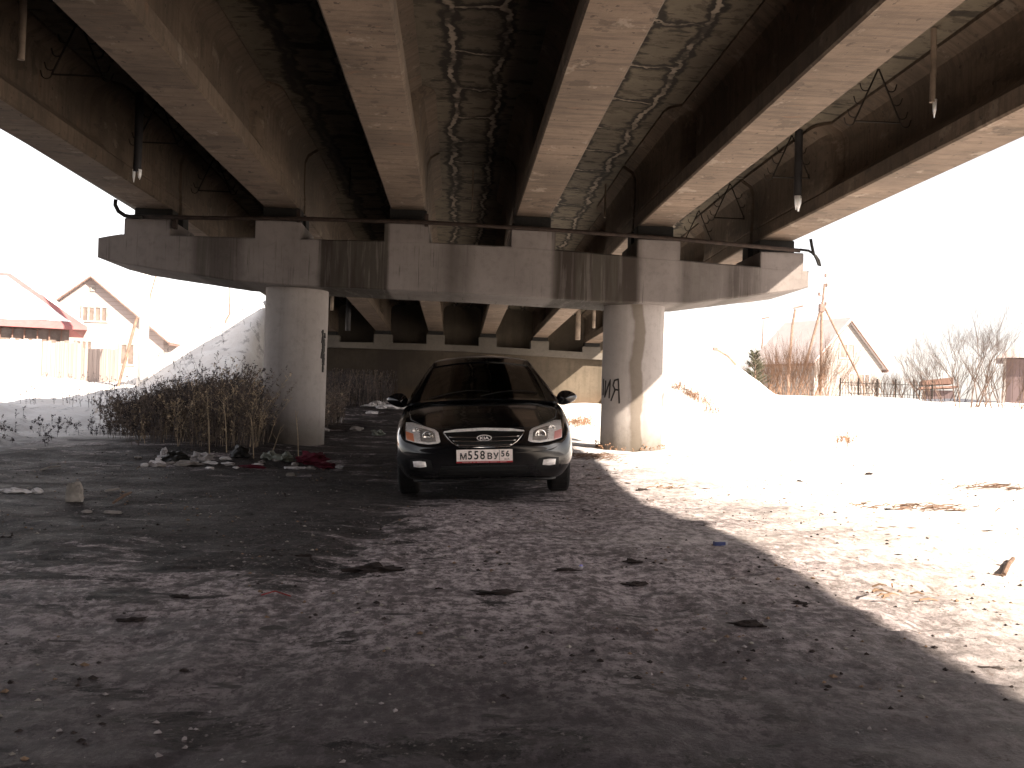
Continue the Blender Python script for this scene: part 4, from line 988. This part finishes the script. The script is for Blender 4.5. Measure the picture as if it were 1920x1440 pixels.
# house at right
h2 = gable(1590, 60, 2.6, 2.9, 6.35, 3.9, 3.7, 5.2, .8, 'gabled_house', 'white house with steep gable behind the braced pole and iron fence', M['whitewall'], M['roofm'], R(24), .3)
def hx2(px): return (at(px, 640, 60).x-h2.location.x)/math.cos(R(24))
window(h2, hx2(1570), hx2(1606), 4.0, 4.95, 0, 2); window(h2, hx2(1592), hx2(1641), 2.3, 3.2, 0, 4)
# low outbuilding with stepped roof boards, dark shed
pb = at(1738, 720, 52); root = empty('low_shed', (pb.x, 52, 0), R(-22), label='low brown shed left of the big bare bush', cat='shed')
mb = MB(); mb.box((0, 0, .8), (1.3, 3, 2.1)); mb.build('wall', M['shedw'], root)
mb = MB(); mb.prism([(-.3, 2.13), (1.5, 2.25), (1.5, 2.35), (-.3, 2.25)], 1, -.3, 3.2); rf = mb.build('roof', M['barnw'], root)
mb = MB(); mb.prism([(-.2, 2.36), (1.3, 2.45), (1.3, 2.8), (-.2, 2.6)], 1, .2, 3.2); mb.build('upper_board', M['barnw'], root)
pb = at(1886, 720, 40); root = empty('dark_shed', (pb.x, 40, 0), R(-28), label='dark board shed with pale pink roof at the right edge', cat='shed')
mb = MB(); mb.box((0, 0, .8), (5, 5, 3.2)); mb.build('wall', M['shedw'], root)
mb = MB(); mb.prism([(-.35, 3.22), (5.4, 3.3), (5.4, 3.75), (.2, 3.68)], 1, -.4, 5.4); mb.build('roof', M['roofm'], root)
mb = MB(); mb.box((-.10, -.03, .8), (-.003, .12, 3.2)); mb.build('corner_board', M['wfr'], root)
window(root, .75, 1.4, 2.0, 2.6, 0, 1)
# iron picket fence at right
a_ = at(1575, 740, 49); b_ = at(1748, 740, 49); root = empty('iron_fence', (a_.x, 49, 0), label='dark iron picket fence on the snow below the white house', cat='fence')
L = b_.x-a_.x; zb = terr(a_.x+2, 49)
for i in range(6):
    x = L*i/5; mb = MB(); mb.tube([(x, 0, zb-.3), (x, 0, zb+.95)], .035, 6); mb.build('post', M['iron'], root)
mb = MB(); x = .12; random.seed(6)
while x < L:
    if random.random() < .85: mb.tube([(x, 0, zb-.1), (x, 0, zb+.8+random.uniform(-.04, .04))], .012, 4)
    x += .15
mb.tube([(0, .02, zb+.72), (L, .02, zb+.70)], .018, 4); mb.tube([(0, .02, zb+.2), (L, .02, zb+.2)], .018, 4); mb.build('pickets', M['iron'], root)
# ------------------------------------------------------------------ litter and debris
M['stone'] = simple('grey_stone', (.26, .235, .21), .9, 0, .35, 8, .5); M['bagw'] = simple('white_plastic_bag', (.36, .34, .34), .5, 0, .15, 10); M['bagg'] = simple('greyish_bag', (.17, .18, .15), .5, 0, .2, 10)
M['cloth'] = simple('crimson_cloth', (.085, .008, .018), .9, 0, .3, 10); M['violet'] = simple('violet_plastic', (.30, .27, .62), .5, 0, .1, 5); M['blackbag'] = simple('black_bin_bag', (.012, .011, .010), .35, 0, .3, 10)
M['paper'] = simple('dirty_paper', (.26, .235, .22), .8, 0, .2, 10); M['wood'] = simple('weathered_wood', (.14, .09, .065), .85, 0, .3, 10, .4); M['blue'] = simple('dark_blue_card', (.03, .04, .12), .5); M['redw'] = simple('red_cord', (.25, .02, .02), .6)
M['clod'] = simple('dark_clod', (.03, .022, .02), .95, 0, .4, 20, .5); M['crumb'] = simple('dirty_ice_crumb', (.27, .24, .24), .85, 0, .3, 12); M['snowc'] = simple('snow_lump', (.60, .57, .57), .85, 0, .2, 12, .4); M['straw'] = simple('straw_debris', (.20, .13, .085), .9)
def lump(px, py, wx, wy, wz, mat, name, label, cat, crump=.3, seed=0, group=None, sub=3, yw=0, sink=.15, sq=1.0):
    p = gp(px, py); bm = bmesh.new(); bmesh.ops.create_icosphere(bm, subdivisions=sub, radius=1)
    for v in bm.verts:
        c = v.co; c = Vector([math.copysign(abs(q)**sq, q) for q in c]); k = 1+crump*(noi(c.x*1.4+seed, c.y*1.4, c.z*1.4)+.6*noi(c.x*3.5, c.y*3.5+seed, c.z*3.5)+.35*noi(c.x*8, c.y*8+seed, c.z*8)); v.co = Vector((c.x*wx/2*k, c.y*wy/2*k, (c.z*k)*wz/2+wz*(.5-sink)))
    mb = MB(); mb.bm(bm); o = mb.build(name, mat, None, smooth=(crump < .5)); smooth_by_angle(o, 28); o.location = p; o.rotation_euler = (0, 0, yw)
    return tag(o, label, cat, group)
p = gp(139, 944); 
lump(139, 942, .15, .11, .19, M['stone'], 'stone', 'upright pale rounded stone standing at far left foreground', 'stone', .34, 3, sq=.86)
lump(375, 866, .26, .2, .13, M['bagw'], 'plastic_bag', 'crumpled white plastic bag at the foot of the weeds', 'bag', .8, 5)
lump(352, 874, .30, .16, .06, M['paper'], 'crumpled_paper', 'flat pale crumpled sheet left of the white bag', 'litter', .7, 6)
lump(308, 858, .09, .09, .12, M['bagw'], 'paper_cup', 'small white crumpled cup left of the black bag', 'litter', .5, 7)
lump(328, 868, .32, .22, .14, M['blackbag'], 'bin_bag', 'black bin bag lying just left of the white bag', 'bag', .6, 8)
lump(451, 856, .26, .22, .19, M['blackbag'], 'bin_bag', 'round black bin bag under the weeds near the column', 'bag', .5, 9)
lump(508, 862, .20, .16, .13, M['bagg'], 'plastic_bag', 'greyish plastic bag in front of the left column, left one', 'bag', .7, 10)
lump(534, 866, .22, .18, .12, M['bagg'], 'plastic_bag', 'greenish-grey plastic bag beside the crimson cloth', 'bag', .8, 11)
lump(585, 868, .42, .3, .17, M['cloth'], 'cloth_heap', 'crimson cloth heap at the foot of the left column', 'cloth', .8, 12)
lump(612, 875, .22, .16, .09, M['cloth'], 'cloth_scrap', 'crimson cloth scrap right of the cloth heap', 'cloth', .8, 13)
lump(637, 876, .10, .06, .06, M['bagw'], 'crumpled_paper', 'white paper scrap just right of the crimson cloth', 'litter', .7, 14)
lump(470, 876, .26, .12, .05, M['cloth'], 'cloth_scrap', 'flat dark red rag below the black round bag', 'cloth', .8, 15)
lump(472, 790, .14, .1, .20, M['violet'], 'plastic_sheet', 'violet plastic piece among the weeds left of the column', 'litter', .5, 16)
lump(452, 776, .45, .25, .14, M['bagg'], 'plastic_bag', 'pale torn bag caught in the weeds near the column', 'bag', .9, 17)
lump(630, 792, .30, .2, .17, M['bagw'], 'plastic_bag', 'white bag on the rubble right of the left column', 'bag', .8, 18)
lump(668, 808, .30, .2, .11, M['paper'], 'crumpled_paper', 'white carton scrap right of the left column', 'litter', .4, 19)
lump(708, 816, .24, .2, .12, M['bagg'], 'plastic_bag', 'small grey bag nearest the car at left', 'bag', .7, 20)
lump(611, 808, .16, .12, .08, M['paper'], 'crumpled_paper', 'tiny paper scrap beside the right edge of the left column', 'litter', .7, 21)
random.seed(31)
for k in range(14):
    lump(random.uniform(690, 765), random.gauss(763, 5), random.uniform(.2, .6), .3, random.uniform(.08, .22), M['snowc'], 'snow_lump', 'dirty snow lump in the heap behind the car at left', 'snow', .6, 40+k, 'snow lumps heaped behind the car', 2)
for k in range(26):
    px = random.uniform(245, 640); lump(px, random.gauss(870+.02*(px-245), 5), random.uniform(.06, .2), .1, random.uniform(.03, .07), M['snowc'] if random.random() < .6 else M['paper'], 'snow_lump', 'small dirty snow lump along the edge of the weeds', 'snow', .7, 60+k, 'snow lumps along the edge of the weeds', 2)
# small carton with a can, box in the shade line
p = gp(1350, 1031); root = empty('cigarette_box', p, R(8), label='small dark blue and white carton lying on the shadow edge', cat='box'); mb = MB(); mb.box((-.042, -.02, 0), (.03, .02, .026), .002); mb.build('sleeve', M['blue'], root); mb = MB(); mb.box((-.040, -.018, .0265), (.045, .018, .030), .001); mb.box((.0305, -.018, .002), (.045, .018, .0263), .001); mb.build('lid', M['bagw'], root)
p = gp(1089, 1072); root = empty('bottle_cap', p, 0, label='tiny violet and white cap in the middle foreground', cat='litter'); mb = MB(); mb.tube([(0, 0, 0), (0, 0, .012)], .012, 12); mb.build('rim', M['bagw'], root); mb = MB(); mb.tube([(0, 0, .0123), (0, 0, .02)], [.012, .007], 12); mb.build('top', M['violet'], root)
def stick(pts, rad, mat, name, label, cat, group=None, y=None):
    P_ = [gp(px, py)+Vector((0, 0, dz)) for px, py, dz in pts]; b = P_[0].copy(); mb = MB(); mb.tube([q-b for q in P_], rad, 7); o = mb.build(name, mat); smooth_by_angle(o, 50); o.location = b; return tag(o, label, cat, group)
stick([(1882, 1072, .012), (1890, 1062, .02), (1900, 1051, .02)], [.014, .016, .012], M['wood'], 'wood_stick', 'short brown stick on the sunlit snow at right edge', 'stick')
stick([(75, 884, .02), (95, 881, .03), (113, 878, .02)], .012, M['paper'], 'wood_lath', 'pale thin lath lying at far left under the snow bank', 'stick')
stick([(198, 927, .02), (222, 923, .03)], .012, M['paper'], 'wood_lath', 'short pale splinter right of the standing stone', 'stick')
stick([(212, 948, .02), (232, 942, .05), (246, 930, .03)], [.01, .014, .008], M['wood'], 'wood_stick', 'brown branch piece right of the standing stone', 'stick')
stick([(490, 1116, .006), (515, 1112, .012), (545, 1116, .006)], .003, M['redw'], 'red_cord', 'thin red cord lying on the ice in left foreground', 'cord')
stick([(990, 1000, .01), (1010, 1000, .012), (1035, 1002, .01)], .006, M['paper'], 'wood_lath', 'thin pale splinter on the ice in front of the car', 'stick')
gB = 'stones'
lump(545, 893, .10, .05, .05, M['stone'], 'stone', 'small dark stone with a white scrap before the left column', 'stone', .4, 81)
lump(70, 925, .10, .08, .06, M['snowc'], 'snow_lump', 'dirty snow lump left of the standing stone', 'snow', .5, 82)
lump(28, 926, .22, .1, .05, M['snowc'], 'snow_lump', 'flat snow lump at the far left edge', 'snow', .5, 83)
lump(163, 962, .08, .05, .03, M['paper'], 'crumpled_paper', 'pale scrap just below the standing stone', 'litter', .5, 84)
lump(210, 964, .14, .06, .03, M['paper'], 'crumpled_paper', 'pale flat scrap right of and below the standing stone', 'litter', .5, 85)
DK = [(705, 1069, .20, .09, 'big dark clod in the ice left of centre'), (925, 1120, .17, .05, 'long dark clod in the ice at centre'), (1403, 1183, .11, .05, 'black clod in the shade right of centre'), (1190, 1057, .10, .05, 'dark flake left of the shadow edge'), (1190, 1096, .12, .05, 'dark oval clod below the violet cap'),
      (570, 1048, .08, .04, 'dark pebble left of the big clod'), (1060, 1078, .11, .03, 'dark streak of mud left of the violet cap'), (340, 1112, .09, .04, 'oval dark clod in left foreground'), (247, 1150, .10, .04, 'dark clod nearest the left edge'), (1500, 1136, .07, .03, 'dark speck right of centre near the shadow edge'), (823, 1107, .03, .02, 'tiny dark pebble at centre left'), (345, 1250, .03, .02, 'tiny black pebble in left foreground'), (1630, 889, .10, .06, 'dark stone on the sunlit snow, middle distance'), (1498, 905, .07, .05, 'brown stone on the sunlit snow beyond the box'),
      (1205, 914, .14, .06, 'brown clod at the snow edge right of the car'), (1668, 962, .10, .04, 'small brown clod left of the branch heap'), (1858, 1250, .06, .02, 'flat brown chip at the right edge of the lit ground')]
for i, (px, py, w, h, lab) in enumerate(DK): lump(px, py, w, w*.45, h*.55, M['clod'], 'dirt_clod', lab, 'dirt clod', 1.1, 90+i, 'dark clods frozen in the ice', 3, 0, .42)
def brushheap(px, py, w, n, label, seed, mat='straw'):
    random.seed(seed); p = gp(px, py); mb = MB()
    for k in range(n):
        c = Vector((random.gauss(0, w*.3), random.gauss(0, w*.18), random.uniform(0, .05))); a_ = random.gauss(0, .6); L = random.uniform(.1, .35)*w; d = Vector((math.cos(a_), math.sin(a_), random.uniform(-.05, .25)))
        mb.tube([c-d*L*.5, c+Vector((0, 0, .01)), c+d*L*.5], [.005, .006, .003], 4, cap=False)
    o = mb.build('brushwood', M[mat], fix=False); o.location = p; tag(o, label, 'brushwood', 'small heaps of twigs on the sunlit snow')
brushheap(1742, 963, .7, 44, 'heap of broken twigs on the sunlit snow at right', 1, 'wood'); brushheap(1640, 956, .4, 12, 'few twigs left of the twig heap', 2); brushheap(1880, 920, .9, 50, 'dark twig pile at the right edge beyond the stick', 3, 'wood'); brushheap(1255, 912, .35, 14, 'short straws at the snow edge right of the car', 4); brushheap(1670, 1120, .3, 10, 'thin twigs on the lit ground in the right foreground', 5)
brushheap(1090, 858, .8, 60, 'tangle of twigs between the car and the right column', 6, 'wood'); brushheap(1130, 862, .6, 40, 'twigs at the foot of the right column', 7, 'wood')
random.seed(77)
def scatter(name, label, n, mats, fx, fy, r0, r1, cond=None, flat=.55, long=1.0):
    mb = MB(); k = 0
    while k < n:
        x, y = fx(), fy()
        if cond and not cond(x, y): continue
        r = r0+(r1-r0)*random.random()**3; a_ = random.uniform(0, 6.28); z = terr(x, y); ca, sa = math.cos(a_), math.sin(a_); q = []
        for dx, dy, dz in ((1, 0, 0), (.2, .9, .1), (-.9, .3, -.1), (-.4, -.9, 0), (.1, .1, 1), (.1, 0, -1)):
            dx *= long*random.uniform(.6, 1.3); dy *= random.uniform(.6, 1.3); q.append((x+r*(dx*ca-dy*sa), y+r*(dx*sa+dy*ca), z+r*dz*flat+.15*r))
        mb.m = random.randrange(len(mats)); mb.add(q, [(0, 1, 4), (1, 2, 4), (2, 3, 4), (3, 0, 4), (1, 0, 5), (2, 1, 5), (3, 2, 5), (0, 3, 5)]); k += 1
    mb.build(name, mats, fix=False, kind='stuff', label=label)
yn = lambda: 1.9+random.random()**1.6*13
scatter('gravel', 'fine dark grit and clods strewn over the shaded ice', 5200, [M['clod'], M['clod'], M['straw'], M['stone']], lambda: random.uniform(-7, 6), yn, .002, .017, lambda x, y: abs(x) < .62*y+.6 and noi(x*.9, y*.9, 31)+.5*noi(x*3, y*3, 7) > .02)
scatter('ice_crumbs', 'pale crumbs of ice and snow on the shaded ground', 1500, [M['crumb']], lambda: random.uniform(-7, 3), yn, .002, .015, lambda x, y: abs(x) < .62*y+.6 and noi(x*.8, y*.8, 21)+.5*noi(x*3, y*3, 2) > .12)
scatter('wood_chips', 'brown chips and straw scattered over the sunlit snow', 620, [M['straw'], M['clod'], M['wood']], lambda: random.uniform(1.4, 13), lambda: 3+random.random()*15, .004, .022, lambda x, y: abs(x) < .62*y+.6 and noi(x*.7, y*.9, 5) > -.1, .3, 3.0)
# broken bank of dirty snow where shade meets the field at right of the column, snow drift at far right
print('objects', len(bpy.data.objects))
